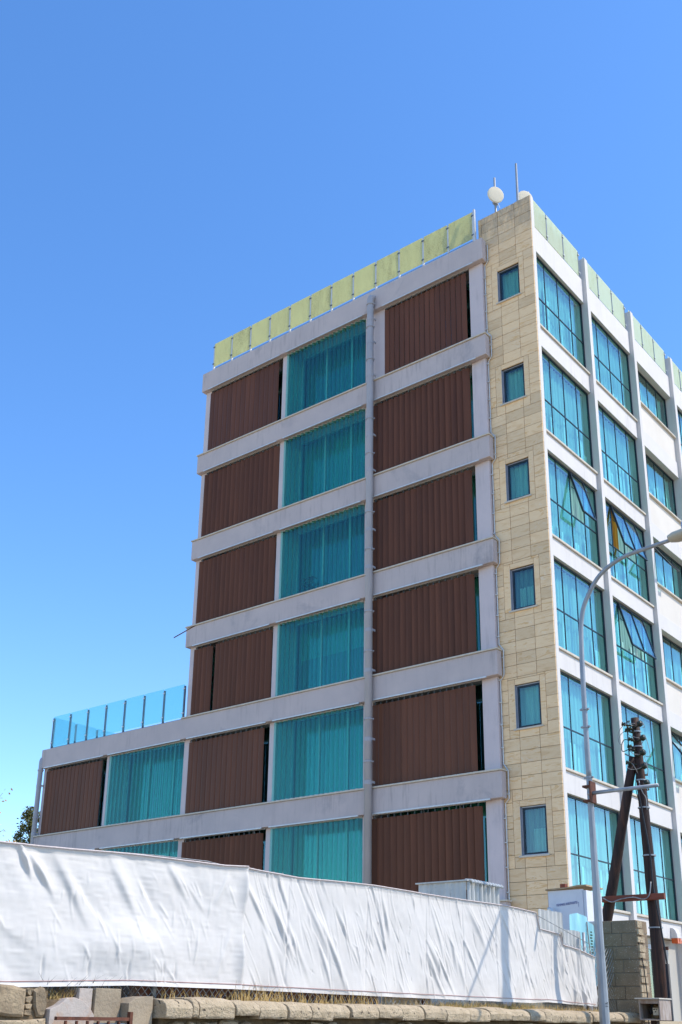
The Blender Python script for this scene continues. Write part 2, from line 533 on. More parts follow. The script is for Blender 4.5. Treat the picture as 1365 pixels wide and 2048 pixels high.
def tag(o, label=None, cat=None, group=None, kind=None):
    if label: o['label'] = label
    if cat: o['category'] = cat
    if group: o['group'] = group
    if kind: o['kind'] = kind
    return o


def link(name, me, parent=None, loc=None, rz=0.0, bevel=0.0, kind=None, label=None):
    o = bpy.data.objects.new(name, me)
    if loc is not None: o.location = loc
    if rz: o.rotation_euler = (0, 0, rz)
    if parent is not None:
        o.parent = parent
        if parent.name in LOC:
            o.matrix_parent_inverse = Matrix.Translation(-LOC[parent.name])
    if bevel:
        b = o.modifiers.new('bevel', 'BEVEL')
        b.width = bevel
        b.segments = 2
        b.limit_method = 'ANGLE'
    COL.objects.link(o)
    if kind: o['kind'] = kind
    if label: o['label'] = label
    return o


def part(name, mb, mat, parent=None, smooth=False, bevel=0.0, kind=None, label=None):
    return link(name, mb.mesh(name, mat, smooth), parent, bevel=bevel, kind=kind, label=label)


def struct(name, mb, mat):
    return tag(part(name, mb, mat), name.replace('_', ' '), None, None, 'structure')


def interp(x, pts):
    return float(np.interp(x, [p[0] for p in pts], [p[1] for p in pts]))


# ------------------------------------------------------------------ setting
GZ = -1.25
g = MB().box(-700, 700, -700, 700, GZ - 0.6, GZ - 0.05)
struct('ground', g, 'dirt')
struct('road', MB().box(6.6, 15.5, -120, 120, GZ - 0.02, GZ - 0.004), 'asphalt')
struct('pavement', MB().box(4.97, 6.5, -120, 120, GZ - 0.04, GZ + 0.12).box(6.5, 6.6, -120, 120, GZ - 0.04, GZ + 0.125), 'pavement')
lot = MB().box(-60, 4.45, -40, 0.9, GZ, 0.40)
struct('vacant_lot', lot, 'dirt')

# ------------------------------------------------------------------ the office building
OB = empty('office_building', (0, 0, GZ), 'six storey office block with brown and glass louvres beside a sandstone corner', 'building')
T = [23.344, 19.807, 16.354, 13.061, 9.785, 6.471, 3.15]
TH = [0.783, 0.706, 0.706, 0.706, 0.706, 0.706, 0.60]
BB = [22.58, 19.18, 15.73, 12.43, 9.16, 5.84, 2.62]
SL = [19.89, 16.33, 13.04, 9.76, 6.485, 3.145]
TR = [21.06, 17.52, 14.28, 10.96, 7.64, 4.35]
XR, XL, XLL = -1.576, -13.66, -21.30
XLo, XLLo = -13.86, -21.5

# --- left facade: concrete bands, slabs, sills
for k in range(7):
    xl = XLo - 0.03 if k < 4 else XLLo
    part('floor_band', MB().box(xl, XR, -0.30, -0.06, T[k] - TH[k], T[k]), 'paint_grey', OB, bevel=0.012)
    part('floor_slab', MB().box(xl + 0.02, -1.9, -0.06, 0.60, T[k] - 0.26, T[k] - 0.04), 'paint_white', OB)
    if k:
        xs = XLo - 0.05 if k < 4 else (XLLo - 0.03 if k > 4 else XLo + 0.02)
        part('stone_sill', MB().box(xs, XR + 0.03, -0.345, -0.055, T[k] + 0.002, T[k] + 0.05), 'sill', OB, bevel=0.008)
# parapet coping of the low wing and the roofs
part('roof_slab', MB().box(-13.8, -0.42, 0.62, 18.0, 22.95, 23.02), 'roof', OB)
part('terrace_slab', MB().box(-21.4, -13.87, -0.05, 9.0, 9.30, 9.40), 'roof', OB)
# core of the building behind the curtains
part('building_core', MB().box(-13.72, -0.75, 1.15, 18.0, GZ, 22.95), 'interior', OB)
part('wing_core', MB().box(-21.3, -13.73, 1.15, 9.0, GZ, 9.30), 'interior', OB)
part('end_wall', MB().box(-13.86, -13.725, 0.62, 18.0, 9.41, 23.3), 'paint_white', OB)
part('wing_end_wall', MB().box(-21.5, -21.31, 0.62, 9.0, GZ, 9.75), 'paint_white', OB)
part('rear_wall', MB().box(-13.8, -0.2, 18.01, 18.2, GZ, 23.3).box(-21.5, -13.87, 9.01, 9.2, GZ, 9.75), 'paint_white', OB)

# --- columns of the left facade
ROWS = [(T[k + 1] + 0.052, T[k] - TH[k]) for k in range(6)]      # (bottom, top) of each opening
def column(x0, x1, rows, front=-0.13):
    for k in rows:
        z0, z1 = ROWS[k]
        part('column', MB().box(x0, x1, front, 0.62, z0 - (0.0 if k < 5 else 2.5), z1 - 0.002), 'column_grey', OB, bevel=0.006)
        part('column_head', MB().box(x0, x1, -0.058, 0.62, z1 - 0.001, T[k] - 0.262), 'column_grey', OB)
column(-2.17, -1.70, range(6))
column(-6.22, -5.43, [0])
column(-6.22, -5.87, range(1, 6))
column(-9.93, -9.66, range(6))
column(-13.80, -13.53, range(6))
column(-17.80, -17.56, (4, 5))
column(-21.46, -21.27, (4, 5))

# --- inner window wall (behind the louvres)
def wavy(x0, x1, y, z0, z1, amp, wl, n, axis='x', gather=0.0):
    u = np.linspace(0, 1, n)
    ph = RNG.uniform(0, 6)
    d = amp * np.sin(2 * np.pi * u * (x1 - x0) / wl + ph + 0.8 * np.sin(u * 9 + ph)) + 0.4 * amp * np.sin(u * 57 + ph)
    P = np.zeros((n, 2, 3))
    a = x0 + (x1 - x0) * u
    for j, z in enumerate((z0, z1)):
        if axis == 'x':
            P[:, j, 0], P[:, j, 1] = a, y + d
        else:
            P[:, j, 0], P[:, j, 1] = y + d, a
        P[:, j, 2] = z
    return MB().grid(P)

def inner_window(x0, x1, k, panes, curtain):
    z0, z1 = ROWS[k][0], ROWS[k][1] + 0.24
    yw = 0.60
    f = MB()
    f.box(x0, x1, yw, yw + 0.07, z0, z0 + 0.06).box(x0, x1, yw, yw + 0.07, z1 - 0.10, z1)
    xs = np.linspace(x0 + 0.03, x1 - 0.03, panes + 1)
    for x in xs:
        f.box(x - 0.032, x + 0.032, yw - 0.008, yw + 0.068, z0 + 0.062, z1 - 0.102)
    part('lintel', MB().box(x0 + 0.001, x1 - 0.001, yw, yw + 0.3, z1 + 0.001, T[k] - 0.05), 'paint_white', OB)
    fr = part('window', f, 'frame_light', OB)
    for i in range(panes):
        part('glass_pane', MB().box(xs[i] + 0.034, xs[i + 1] - 0.034, yw + 0.03, yw + 0.036, z0 + 0.065, z1 - 0.105), 'glass_inner', fr)
    if curtain:
        for (za, zb, mt) in curtain:
            part('curtain', wavy(x0 + 0.05, x1 - 0.05, yw + 0.20, z0 + (z1 - z0) * za, z0 + (z1 - z0) * zb, 0.016, 0.22, 170), mt, fr, smooth=True)
    return fr
BAYS = {0: (-5.87, -2.17), 1: (-9.66, -6.22), 2: (-13.53, -9.93), 3: (-17.56, -13.80), 4: (-21.27, -17.80)}
GC = {0: [(0.02, 0.97, 'curtain_dim')], 1: [(0.02, 0.97, 'curtain')], 2: [(0.02, 0.97, 'curtain_dim')],
      3: [(0.52, 0.97, 'curtain'), (0.02, 0.52, 'curtain_dim')], 4: [(0.02, 0.97, 'curtain')], 5: [(0.02, 0.97, 'curtain')]}
for k in range(6):
    inner_window(*BAYS[0], k, 3, [(0.02, 0.97, 'curtain')] if k in (1, 2, 3, 5) else None)
    inner_window(*BAYS[1], k, 3, GC[k])
    inner_window(*BAYS[2], k, 3, None)
for k in (4, 5):
    inner_window(*BAYS[3], k, 3, [(0.02, 0.97, 'curtain')])
    inner_window(*BAYS[4], k, 3, None)

# --- louvre screens
def blade_mesh(name, wdt, h, thick, mat):
    mb = MB()
    hw = wdt / 2
    if mat == 'blade_brown':                      # slim lens-shaped metal profile
        prof = [(-hw, 0), (-hw * 0.55, -thick * 0.8), (hw * 0.55, -thick * 0.8), (hw, 0), (hw * 0.55, thick * 0.5), (-hw * 0.55, thick * 0.5)]
        mb.prism(prof, lambda x, y: (x, y, 0), lambda x, y: (x, y, h))
    else:
        mb.box(-hw, hw, -thick / 2, thick / 2, 0, h)
    me = mb.mesh(name, mat)
    if mat == 'blade_glass':
        me.materials.append(M['glass_edge'])
        for p in me.polygons:
            if abs(p.normal.y) < 0.5: p.material_index = 1
    return me

def louvre(bay, k, kind, angle, gap_right=0.0, pitch_n=17, wdt=0.232, skip=None, clip=True, left0=None):
    x0, x1 = BAYS[bay]
    if bay == 0 and k == 0: x0 = -5.43
    if left0 is not None: x0 = left0
    z0, z1 = ROWS[k]
    top = z1 - (0.13 if kind == 'brown' else 0.05)
    bot = z0 + (0.05 if kind == 'brown' else 0.035)
    yb = -0.15
    rail = MB().box(x0 + 0.01, x1 + (0.25 if bay == 0 else -0.02), -0.335, -0.305, z1 - 0.035, z1 + 0.002)
    rail.box(x0 + 0.01, x1 - 0.01, yb - 0.02, yb + 0.02, z1 - 0.03, z1 - 0.004)
    scr = part('louvre_screen', rail, 'post_white', OB)
    hg = MB().box(x0 + 0.01, x1 - 0.01, yb - 0.045, yb + 0.045, z0 + 0.002, z0 + 0.014)
    xs = np.linspace(x0 + 0.10, x1 - 0.10 - gap_right, pitch_n)
    mt = 'blade_brown' if kind == 'brown' else 'blade_glass'
    me = blade_mesh('louvre_blade', wdt, top - bot, 0.022 if kind == 'brown' else 0.014, mt)
    ca, sa = math.cos(angle), math.sin(angle)
    for i, x in enumerate(xs):
        if skip and i in skip: continue
        a = angle + random.uniform(-0.025, 0.025)
        link('louvre_blade' if kind == 'brown' else 'glass_blade', me, scr, (x, yb, bot), a)
        hg.tube([(x, yb, top), (x, yb, z1 - 0.03)], 0.012, 5)
        if kind == 'glass':
            for zz in (top - 0.002, bot - 0.018):
                c = len(hg.v)
                hg.box(-wdt / 2, wdt / 2, -0.016, 0.016, 0, 0.022)
                for q in range(c, c + 8):
                    px, py, pz = hg.v[q]
                    hg.v[q] = (x + px * ca - py * sa, yb + px * sa + py * ca, zz + pz)
        else:
            hg.box(x - 0.03, x + 0.03, yb - 0.012, yb + 0.012, bot - 0.03, bot - 0.002)
    part('hanger', hg, 'post_white' if kind == 'glass' else 'post_grey', scr, kind='stuff')

GA = 0.66
for k in range(6):
    louvre(1, k, 'glass', GA, pitch_n=18, wdt=0.245)
for k in (4, 5):
    louvre(3, k, 'glass', 0.42, pitch_n=18, wdt=0.235)
louvre(0, 0, 'brown', 0.02, 0.10, 16, 0.184)
louvre(0, 1, 'brown', 0.55, 0.10, 17, 0.232)
louvre(0, 2, 'brown', 0.52, 0.14, 17, 0.232)
louvre(0, 3, 'brown', 0.50, 0.16, 17, 0.232)
louvre(0, 4, 'brown', 0.03, 0.20, 17, 0.203)
louvre(0, 5, 'brown', 0.46, 0.12, 16, 0.235)
louvre(2, 0, 'brown', 0.06, 0.18, 15, 0.226)
louvre(2, 1, 'brown', 0.52, 0.0, 16, 0.245)
louvre(2, 2, 'brown', 0.50, 0.06, 16, 0.245)
louvre(2, 3, 'brown', 0.46, 0.05, 17, 0.225, skip=(4,))
louvre(2, 4, 'brown', 0.03, 0.22, 15, 0.222)
louvre(2, 5, 'brown', 0.48, 0.14, 16, 0.238)
louvre(4, 4, 'brown', 0.05, 0.22, 15, 0.213)
louvre(4, 5, 'brown', 0.05, 0.22, 15, 0.213)

# --- sandstone corner tower: individual tiles around the windows
WZ = [(20.92, 22.07), (17.37, 18.55), (14.20, 15.40), (10.89, 12.12), (7.58, 8.78), (4.28, 5.53)]
WX0, WX1 = -1.245, -0.505
SURX0, SURX1, SURT = -1.45, -0.34, 0.16
TS = 0.335
ztop = 24.325
tile_n = 0
def tile(x0, x1, z0, z1):
    if x1 - x0 < 0.02 or z1 - z0 < 0.02: return
    j = 0.006
    dy = random.uniform(-0.0025, 0.0025)
    part('stone_tile', MB().box(x0 + j, x1 - j, dy, 0.032, z0 + j, z1 - j), 'sandstone', OB)
xe = [-1.86, -1.745, -1.160, -0.572, -0.004]
z = ztop
while z > 2.0:
    za, zb = z - TS, z
    if zb - ztop > -0.2: za = z - 0.25          # short first course
    for i in range(4):
        if i == 0 and zb < 23.35: continue
        xa, xb = xe[i], xe[i + 1]
        if i == 1 and zb < 23.35: xa = -1.70
        segs = [(xa, xb, za, zb)]
        for (w0, w1) in WZ:
            s0, s1 = w0 - 0.02, w1 + SURT
            out = []
            for (a, b, c, d) in segs:
                if b <= SURX0 or a >= SURX1 or d <= s0 or c >= s1:
                    out.append((a, b, c, d)); continue
                if a < SURX0: out.append((a, SURX0, c, d))
                if b > SURX1: out.append((SURX1, b, c, d))
                lo, hi = max(a, SURX0), min(b, SURX1)
                if c < s0: out.append((lo, hi, c, s0))
                if d > s1: out.append((lo, hi, s1, d))
            segs = out
        for s_ in segs: tile(*s_)
    z = za
# backing wall with openings (recessed joints show it), jambs
bk = MB()
bk.box(-1.86, WX0 - 0.01, 0.034, 0.5, GZ, 24.31).box(WX1 + 0.01, -0.012, 0.034, 0.2, GZ, 24.31)
zz = [24.31] + [v for wz in WZ for v in (wz[1] + 0.01, wz[0] - 0.01)] + [GZ]
for i in range(0, len(zz), 2):
    bk.box(WX0 - 0.01, WX1 + 0.01, 0.034, 0.5, zz[i + 1], zz[i])
part('tower_backing', bk, 'joint', OB)
part('tower_body', MB().box(-1.86, -0.30, 0.505, 2.6, 22.9, 24.30), 'paint_white', OB)
part('base_wall', MB().box(-1.70, -0.01, -0.0, 0.03, GZ, z), 'sandstone', OB)
for r, (w0, w1) in enumerate(WZ):
    j = 0.0045
    s = MB()
    for (a, b, c, d) in ((SURX0, WX0, w0 - 0.02, w1 + SURT), (WX1, SURX1, w0 - 0.02, w1 + SURT), (WX0, WX1, w1, w1 + SURT)):
        part('stone_tile', MB().box(a + j, b - j, -0.002, 0.032, c + j, d - j), 'sandstone', OB)
    f = MB()
    yf = 0.085
    f.box(WX0, WX0 + 0.03, yf - 0.02, yf + 0.05, w0, w1).box(WX1 - 0.03, WX1, yf - 0.02, yf + 0.05, w0, w1)
    f.box(WX0 + 0.03, WX1 - 0.03, yf - 0.02, yf + 0.05, w1 - 0.03, w1).box(WX0 + 0.03, WX1 - 0.03, yf - 0.02, yf + 0.05, w0, w0 + 0.03)
    f.box(WX0 - 0.008, WX0 + 0.002, 0.0, 0.06, w0, w1)
    wn = part('window', f, 'frame_alu', OB)
    f = MB()
    a, b, c, d = WX0 + 0.032, WX1 - 0.032, w0 + 0.032, w1 - 0.032
    f.box(a, a + 0.045, yf - 0.01, yf + 0.04, c, d).box(b - 0.045, b, yf - 0.01, yf + 0.04, c, d)
    f.box(a + 0.046, b - 0.046, yf - 0.01, yf + 0.04, d - 0.045, d).box(a + 0.046, b - 0.046, yf - 0.01, yf + 0.04, c, c + 0.045)
    part('sash', f, 'frame_dark', wn)
    part('glass_pane', MB().box(a + 0.047, b - 0.047, yf + 0.01, yf + 0.016, c + 0.047, d - 0.047), 'glass_small', wn)
    part('curtain', wavy(a, b, 0.24, c, d, 0.02 if r != 3 else 0.035, 0.17, 40), 'curtain' if r in (0, 1, 2, 4) else 'curtain_dim', wn, smooth=True)
    if r in (3, 5):
        part('curtain', wavy(a + 0.05 * r, b - 0.1, 0.20, c, c + 0.55 * (d - c), 0.03, 0.12, 40), 'curtain', wn, smooth=True)
    if r >= 4:
        part('handle', MB().box(a + 0.25, a + 0.5, yf - 0.03, yf - 0.012, c + 0.01, c + 0.03), 'frame_dark', wn)
    part('sill', MB().box(WX0 - 0.06, WX1 + 0.05, -0.05, 0.12, w0 - 0.05, w0 - 0.003), 'sill', wn, bevel=0.005)
    part('window_backing', MB().box(WX0, WX1, 0.40, 0.45, w0, w1), 'interior', wn)

# --- street facade
CY = [(0.0, 0.205), (3.66, 3.865), (7.24, 7.445), (10.81, 11.015), (14.4, 14.605), (18.0, 18.205)]
for i, (a, b) in enumerate(CY):
    part('street_column', MB().box(-0.44, 0.0, a + (0.033 if i == 0 else 0), b, GZ, 24.33), 'paint_white', OB, bevel=0.008)
def hung_sash(y0, y1, zh, zb, xh, xb, split):
    """top-hung sash swung out: frame bars, panes and a stay"""
    def pt(y, t, off=0.0):
        return (xh + (xb - xh) * t + off, y, zh + (zb - zh) * t)
    fr = MB()
    for (ya, yb2) in ((y0, y0 + 0.035), (y1 - 0.035, y1)):
        fr.prism([(ya, 0), (yb2, 0), (yb2, 1), (ya, 1)], lambda y, t: pt(y, t, -0.03), lambda y, t: pt(y, t, 0.03))
    for (ta, tb) in ((0.0, 0.025), (0.965, 1.0)):
        fr.prism([(y0 + 0.036, ta), (y1 - 0.036, ta), (y1 - 0.036, tb), (y0 + 0.036, tb)], lambda y, t: pt(y, t, -0.03), lambda y, t: pt(y, t, 0.03))
    ys = np.linspace(y0, y1, split + 1)
    for yy in ys[1:-1]:
        fr.prism([(yy - 0.008, 0.026), (yy + 0.008, 0.026), (yy + 0.008, 0.964), (yy - 0.008, 0.964)], lambda y, t: pt(y, t, -0.03), lambda y, t: pt(y, t, 0.034))
    fr.tube([(xh, y0 + 0.06, zh - 0.45), pt(y0 + 0.05, 0.45)], 0.009, 5)
    gl = MB()
    gl.prism([(y0 + 0.037, 0.027), (y1 - 0.037, 0.027), (y1 - 0.037, 0.963), (y0 + 0.037, 0.963)], lambda y, t: pt(y, t, 0.004), lambda y, t: pt(y, t, 0.012))
    return fr, gl

for i in range(5):
    ya, yb = CY[i][1], CY[i + 1][0]
    third = (i == 2)
    xw = -0.37 if third else -0.25
    # spandrels
    part('spandrel', MB().box(-0.40, -0.13, ya + 0.002, yb - 0.002, BB[0], 23.49), 'paint_white', OB, bevel=0.008)
    for k in range(6):
        zt, zs = BB[k], SL[k]
        zb_ = BB[k + 1]
        if third:
            zs = zs + 1.0
        part('spandrel', MB().box(-0.42, -0.13, ya + 0.002, yb - 0.002, zb_, (SL[k] - 0.07)), 'paint_white', OB, bevel=0.008)
        if third:
            part('infill_panel', MB().box(-0.42, -0.16, ya + 0.002, yb - 0.002, SL[k] - 0.068, zs - 0.07), 'paint_beige', OB)
        part('stone_sill', MB().box(-0.44, -0.075, ya + 0.003, yb - 0.02, zs - 0.067, zs), 'sill', OB, bevel=0.012)
        # window
        zs0 = zs + 0.002
        n = 4 if not third else 4
        ym = [ya, 1.14, 1.99, 2.85, yb] if i == 0 else list(np.linspace(ya, yb, n + 1))
        if i == 1: ym = [ya, 4.75, 5.62, 6.50, yb]
        if third: ym = [ya, 8.405 - 0.0, 9.09, 9.92, yb]
        f = MB()
        f.box(xw - 0.02, xw + 0.03, ya, yb, zt - 0.05, zt - 0.001).box(xw - 0.02, xw + 0.03, ya, yb, zs0, zs0 + 0.035)
        f.box(xw - 0.02, xw + 0.03, ya, ya + 0.03, zs0 + 0.036, zt - 0.051).box(xw - 0.02, xw + 0.03, yb - 0.05, yb, zs0 + 0.036, zt - 0.051)
        for y in ym[1:-1]:
            f.box(xw - 0.02, xw + 0.012, y - 0.013, y + 0.013, zs0 + 0.036, zt - 0.051)
        if not third:
            f.box(xw - 0.015, xw + 0.014, ya + 0.031, yb - 0.051, TR[k] - 0.018, TR[k] + 0.018)
        wn = part('window', f, 'frame_dark', OB)
        openp = {(0, 2): (2, 3, 1), (1, 2): (1, 3, 2), (1, 3): (1, 3, 2), (2, 2): (0, 1, 1), (2, 4): (0, 1, 1)}.get((i, k))
        for p in range(4):
            y0, y1 = ym[p] + 0.014, ym[p + 1] - 0.014
            segs = [(zs0 + 0.037, TR[k] - 0.019), (TR[k] + 0.019, zt - 0.052)] if not third else [(zs0 + 0.037, zt - 0.052)]
            for si, (c, d) in enumerate(segs):
                if openp and openp[0] <= p < openp[1] and si == len(segs) - 1: continue
                part('glass_pane', MB().box(xw - 0.006, xw, y0, y1, c, d), 'glass_street', wn)
        if openp:
            y0, y1 = ym[openp[0]] + 0.016, ym[openp[1]] - 0.016
            zb2 = (TR[k] if not third else zs0) + (0.02 if not third else 0.45)
            fr, gl = hung_sash(y0, y1, zt - 0.055, zb2, xw + 0.01, xw + 0.36 if not third else xw + 0.80, openp[2])
            sh = part('open_sash', fr, 'frame_dark', wn)
            gl_o = link('sash_glass', gl.mesh('sash_glass', 'glass_street'), wn)
        mt = 'curtain_orange' if (i, k) == (1, 2) else 'curtain'
        zc0, zc1 = zs0 + 0.03, zt - 0.03
        part('curtain', wavy(ya + 0.02, yb - 0.02, xw - 0.19, zc0, zc1, 0.028, 0.19, 170, 'y'), mt if (i, k) != (1, 2) else 'curtain', wn, smooth=True)
        if (i, k) == (1, 2):
            part('orange_curtain', wavy(4.75, 5.5, xw - 0.14, TR[k] - 0.15, zc1, 0.03, 0.16, 60, 'y'), 'curtain_orange', wn, smooth=True)
        # pale strips nearer the glass, standing in for sunlit parts of the curtain
        bl = MB()
        rr = random.Random(i * 31 + k * 7)
        base = rr.uniform(0.3, 0.7)
        for p in range(4):
            for q in range(rr.randint(1, 3)):
                y = ym[p] + (ym[p + 1] - ym[p]) * (0.15 + 0.26 * q + rr.uniform(-0.05, 0.05))
                if y + 0.1 > yb: continue
                h = (zt - zs) * min(0.92, max(0.2, base - 0.1 * q + rr.uniform(-0.12, 0.12)))
                wd = rr.uniform(0.07, 0.17)
                bl.box(xw - 0.125, xw - 0.122, y, y + wd, zs + 0.05, zs + h)
        part('sunlit_strip', bl, 'sun_strip', wn)
# ground floor of the street side
part('ground_wall', MB().box(-0.45, -0.32, 5.75, 9.6, GZ, 2.60).box(-0.45, -0.32, 0.21, 4.55, GZ, 2.60).box(-0.45, -0.32, 12.5, 18.0, GZ, 2.60)
     .box(-0.45, -0.32, 4.55, 5.75, 2.44, 2.60).box(-0.45, -0.32, 9.6, 12.5, 2.3, 2.6), 'ground_beige', OB)
dw = MB().box(-0.44, -0.38, 4.55, 4.60, GZ, 2.44).box(-0.44, -0.38, 5.69, 5.75, GZ, 2.44).box(-0.44, -0.36, 4.60, 5.69, 2.30, 2.44)
wn = part('shop_window', dw, 'frame_alu', OB)
part('glass_pane', MB().box(-0.42, -0.414, 4.60, 5.69, GZ, 2.295), 'glass_street', wn)
part('curtain', wavy(4.6, 5.69, -0.55, GZ, 2.3, 0.02, 0.2, 60, 'y'), 'curtain', wn, smooth=True)
dw = MB().box(-0.44, -0.38, 9.6, 9.66, GZ, 2.3).box(-0.44, -0.38, 12.44, 12.5, GZ, 2.3).box(-0.44, -0.36, 9.66, 12.44, 2.2, 2.3)
wn = part('shop_window', dw, 'post_white', OB)
part('glass_pane', MB().box(-0.42, -0.414, 9.66, 12.44, GZ, 2.195), 'glass_street', wn)
# wall light with an orange lens
wl = part('wall_light', MB().prism([(-0.128, 2.93), (-0.06, 2.92), (0.01, 2.86), (0.05, 2.76), (0.065, 2.64), (-0.128, 2.64)], lambda a, c: (a, 6.36, c), lambda a, c: (a, 6.66, c)), 'paint_white', OB, bevel=0.01)
part('lens', MB().box(-0.12, 0.06, 6.37, 6.49, 2.50, 2.637), 'orange', wl)
part('lens', MB().box(-0.12, 0.06, 6.53, 6.65, 2.50, 2.637), 'orange', wl)

# --- roof railings
def rail_run(p0, p1, n, zb, zt, pane_mat, post_mat, pw=0.045, first=True, gap=0.03, side=1.0, ends=(True, True), name='roof_railing', pane_drop=0.0):
    p0, p1 = Vector(p0), Vector(p1)
    d = (p1 - p0)
    L = d.length
    d.normalize()
    nrm = Vector((d.y, -d.x, 0)) * side            # towards the viewer
    root = MB()
    root.tube([p0 + Vector((0, 0, zb - 0.04)), p1 + Vector((0, 0, zb - 0.04))], 0.012, 4)
    r = part(name, root, 'post_grey', OB)
    def slab(a, b, z0, z1, o0, o1):
        q = [p0 + d * a + nrm * o0, p0 + d * b + nrm * o0, p0 + d * b + nrm * o1, p0 + d * a + nrm * o1]
        mb = MB()
        c = 0
        mb.v = [(v.x, v.y, z0) for v in q] + [(v.x, v.y, z1) for v in q]
        mb.f = [(0, 3, 2, 1), (4, 5, 6, 7), (0, 1, 5, 4), (1, 2, 6, 5), (2, 3, 7, 6), (3, 0, 4, 7)]
        return mb
    st = L / n
    for i in range(n + 1):
        if (i == 0 and not ends[0]) or (i == n and not ends[1]): continue
        a = min(max(i * st, pw / 2), L - pw / 2)
        m_ = slab(a - pw / 2, a + pw / 2, zb - 0.06, zt - 0.05, -0.05, 0.025)
        po = part('post', m_, post_mat, r, bevel=0.006)
        for zc in (zb + 0.16, zt - 0.16):
            part('clamp', slab(a - pw, a + pw, zc - 0.02, zc + 0.02, 0.0255, 0.045), 'post_grey' if post_mat == 'post_white' else 'post_white', po)
    for i in range(n):
        part('glass_panel', slab(i * st + gap, (i + 1) * st - gap, zb + 0.03, zt, 0.0, 0.012), pane_mat, r)
    return r
rail_run((-13.45, -0.2, 0), (-1.90, -0.2, 0), 12, 23.50, 24.56, 'frost_backlit', 'post_white')
part('corner_post', MB().box(-1.90, -1.84, -0.24, -0.16, 23.30, 24.62), 'post_white', OB)
rail_run((-21.12, -0.2, 0), (-13.86, -0.2, 0), 7, 9.86, 11.05, 'glass_rail', 'post_grey')
rail_run((-21.15, -0.16, 0), (-21.15, 4.0, 0), 4, 9.86, 11.05, 'glass_rail', 'post_grey', side=-1)
for i in range(5):
    ya, yb = CY[i][1], CY[i + 1][0]
    rail_run((-0.17, ya + 0.0, 0), (-0.17, yb - 0.12, 0), 3, 23.54, 24.58, 'frost_frontlit', 'post_grey', ends=(False, True))

# --- rainwater pipes, cable, rod
def downpipe(x, y, ztop_, r, wall_y, rings):
    mb = MB()
    mb.tube([(x, wall_y, ztop_ + 0.02), (x, y + 0.1, ztop_ + 0.02), (x, y + 0.03, ztop_ - 0.02), (x, y, ztop_ - 0.10), (x, y, ztop_ - 0.3), (x, y, GZ)], r, 18)
    p = part('downpipe', mb, 'pipe', OB, smooth=True)
    for zr in rings:
        part('collar', MB().tube([(x, y, zr - 0.022), (x, y, zr + 0.022)], r + 0.022, 18)
             .box(x - r - 0.05, x + r + 0.05, y + r * 0.3, y + r * 0.3 + 0.02, zr - 0.02, zr + 0.02), 'pipe', p)
        part('bracket', MB().box(x + r, x + r + 0.03, y + 0.02, wall_y, zr - 0.62, zr - 0.56).tube([(x, y, zr - 0.66), (x, y, zr - 0.54)], r + 0.006, 18), 'pipe', p)
rings = [22.7] + [t + dz for t in T[1:6] for dz in (2.0, 0.75)] 
downpipe(-5.80, -0.44, 23.0, 0.112, -0.30, rings)
downpipe(-21.50, -0.28, 9.45, 0.09, -0.10, [9.0, 7.2, 5.9, 4.2])
cb = [(-1.535, -0.04, 23.2)]
for k in range(1, 6):
    cb += [(-1.535, -0.04, ROWS[k - 1][1] + 0.03), (-1.655, -0.03, ROWS[k - 1][1] - 0.12), (-1.655, -0.03, T[k] + 0.22), (-1.52, -0.045, T[k] + 0.03), (-1.52, -0.045, T[k] - 0.05)]
cb += [(-1.52, -0.045, ROWS[5][1]), (-1.64, -0.03, ROWS[5][1] - 0.12), (-1.64, -0.03, 3.1)]
cbl = MB().tube(cb, 0.017, 6)
for zc in np.arange(3.4, 23.2, 0.62):
    xx = -1.535 if any(T[k] - TH[k] - 0.02 < zc < T[k] + 0.1 for k in range(7)) else -1.655
    cbl.box(xx - 0.03, xx + 0.03, -0.075, -0.03, zc - 0.012, zc + 0.012)
part('wall_cable', cbl, 'post_white', OB)
part('iron_rod', MB().tube([(-13.3, -0.3, 13.10), (-14.5, -0.3, 12.85)], 0.018, 6), 'rust', OB)
part('cable_pipe', MB().box(-1.75, -1.35, -0.35, -0.04, 2.02, 2.10), 'sill', OB)

# ------------------------------------------------------------------ on the roof
def dish(x, y, zc, r, face, label, mast_h, mast_dx):
    e = empty('satellite_dish', (x, y + 0.12, 23.02), label, 'satellite dish', 'dishes on the roof corner')
    f = Vector(face).normalized()
    prof = [(0.0, 0.012), (r * 0.6, 0.010), (r * 0.95, 0.003), (r, -0.004), (r * 1.01, -0.05), (r * 0.93, -0.062), (r * 0.5, -0.09), (0.0, -0.095)]
    part('reflector', MB().lathe(prof, Vector((x, y, zc)), f, 36), 'dish', e, smooth=False)
    part('mast', MB().tube([(x + mast_dx, y + 0.12, 23.02), (x + mast_dx, y + 0.12, zc + mast_h)], 0.035, 10), 'steel', e, smooth=True)
    br = MB().box(x + mast_dx - 0.06, x + mast_dx + 0.06, y + 0.03, y + 0.2, zc - r * 0.95, zc - r * 0.75)
    br.tube([(x + mast_dx, y + 0.1, zc - 0.5), (x + 0.08, y - 0.05, zc - 0.45), (x + 0.12, y, zc - 0.62), (x, y + 0.1, zc - 0.75)], 0.008, 5)
    part('bracket', br, 'steel', e)
    return e
dish(-1.42, 0.45, 25.45, 0.275, (0.80, -0.55, -0.12), 'cream round satellite dish on a short mast left of the taller mast', 0.80, -0.10)
dish(-0.66, 0.98, 25.25, 0.27, (0.80, -0.55, -0.12), 'cream satellite dish half hidden by the roof corner beside the tall mast', 0.3, 0.05)
mm = part('antenna_mast', MB().tube([(-0.66, 0.46, 23.02), (-0.66, 0.46, 26.25)], [0.05, 0.034], 10).box(-0.74, -0.60, 0.42, 0.52, 24.30, 24.75), 'steel', smooth=False)
tag(mm, 'tall bare grey pole standing on the roof between two dishes', 'antenna mast')
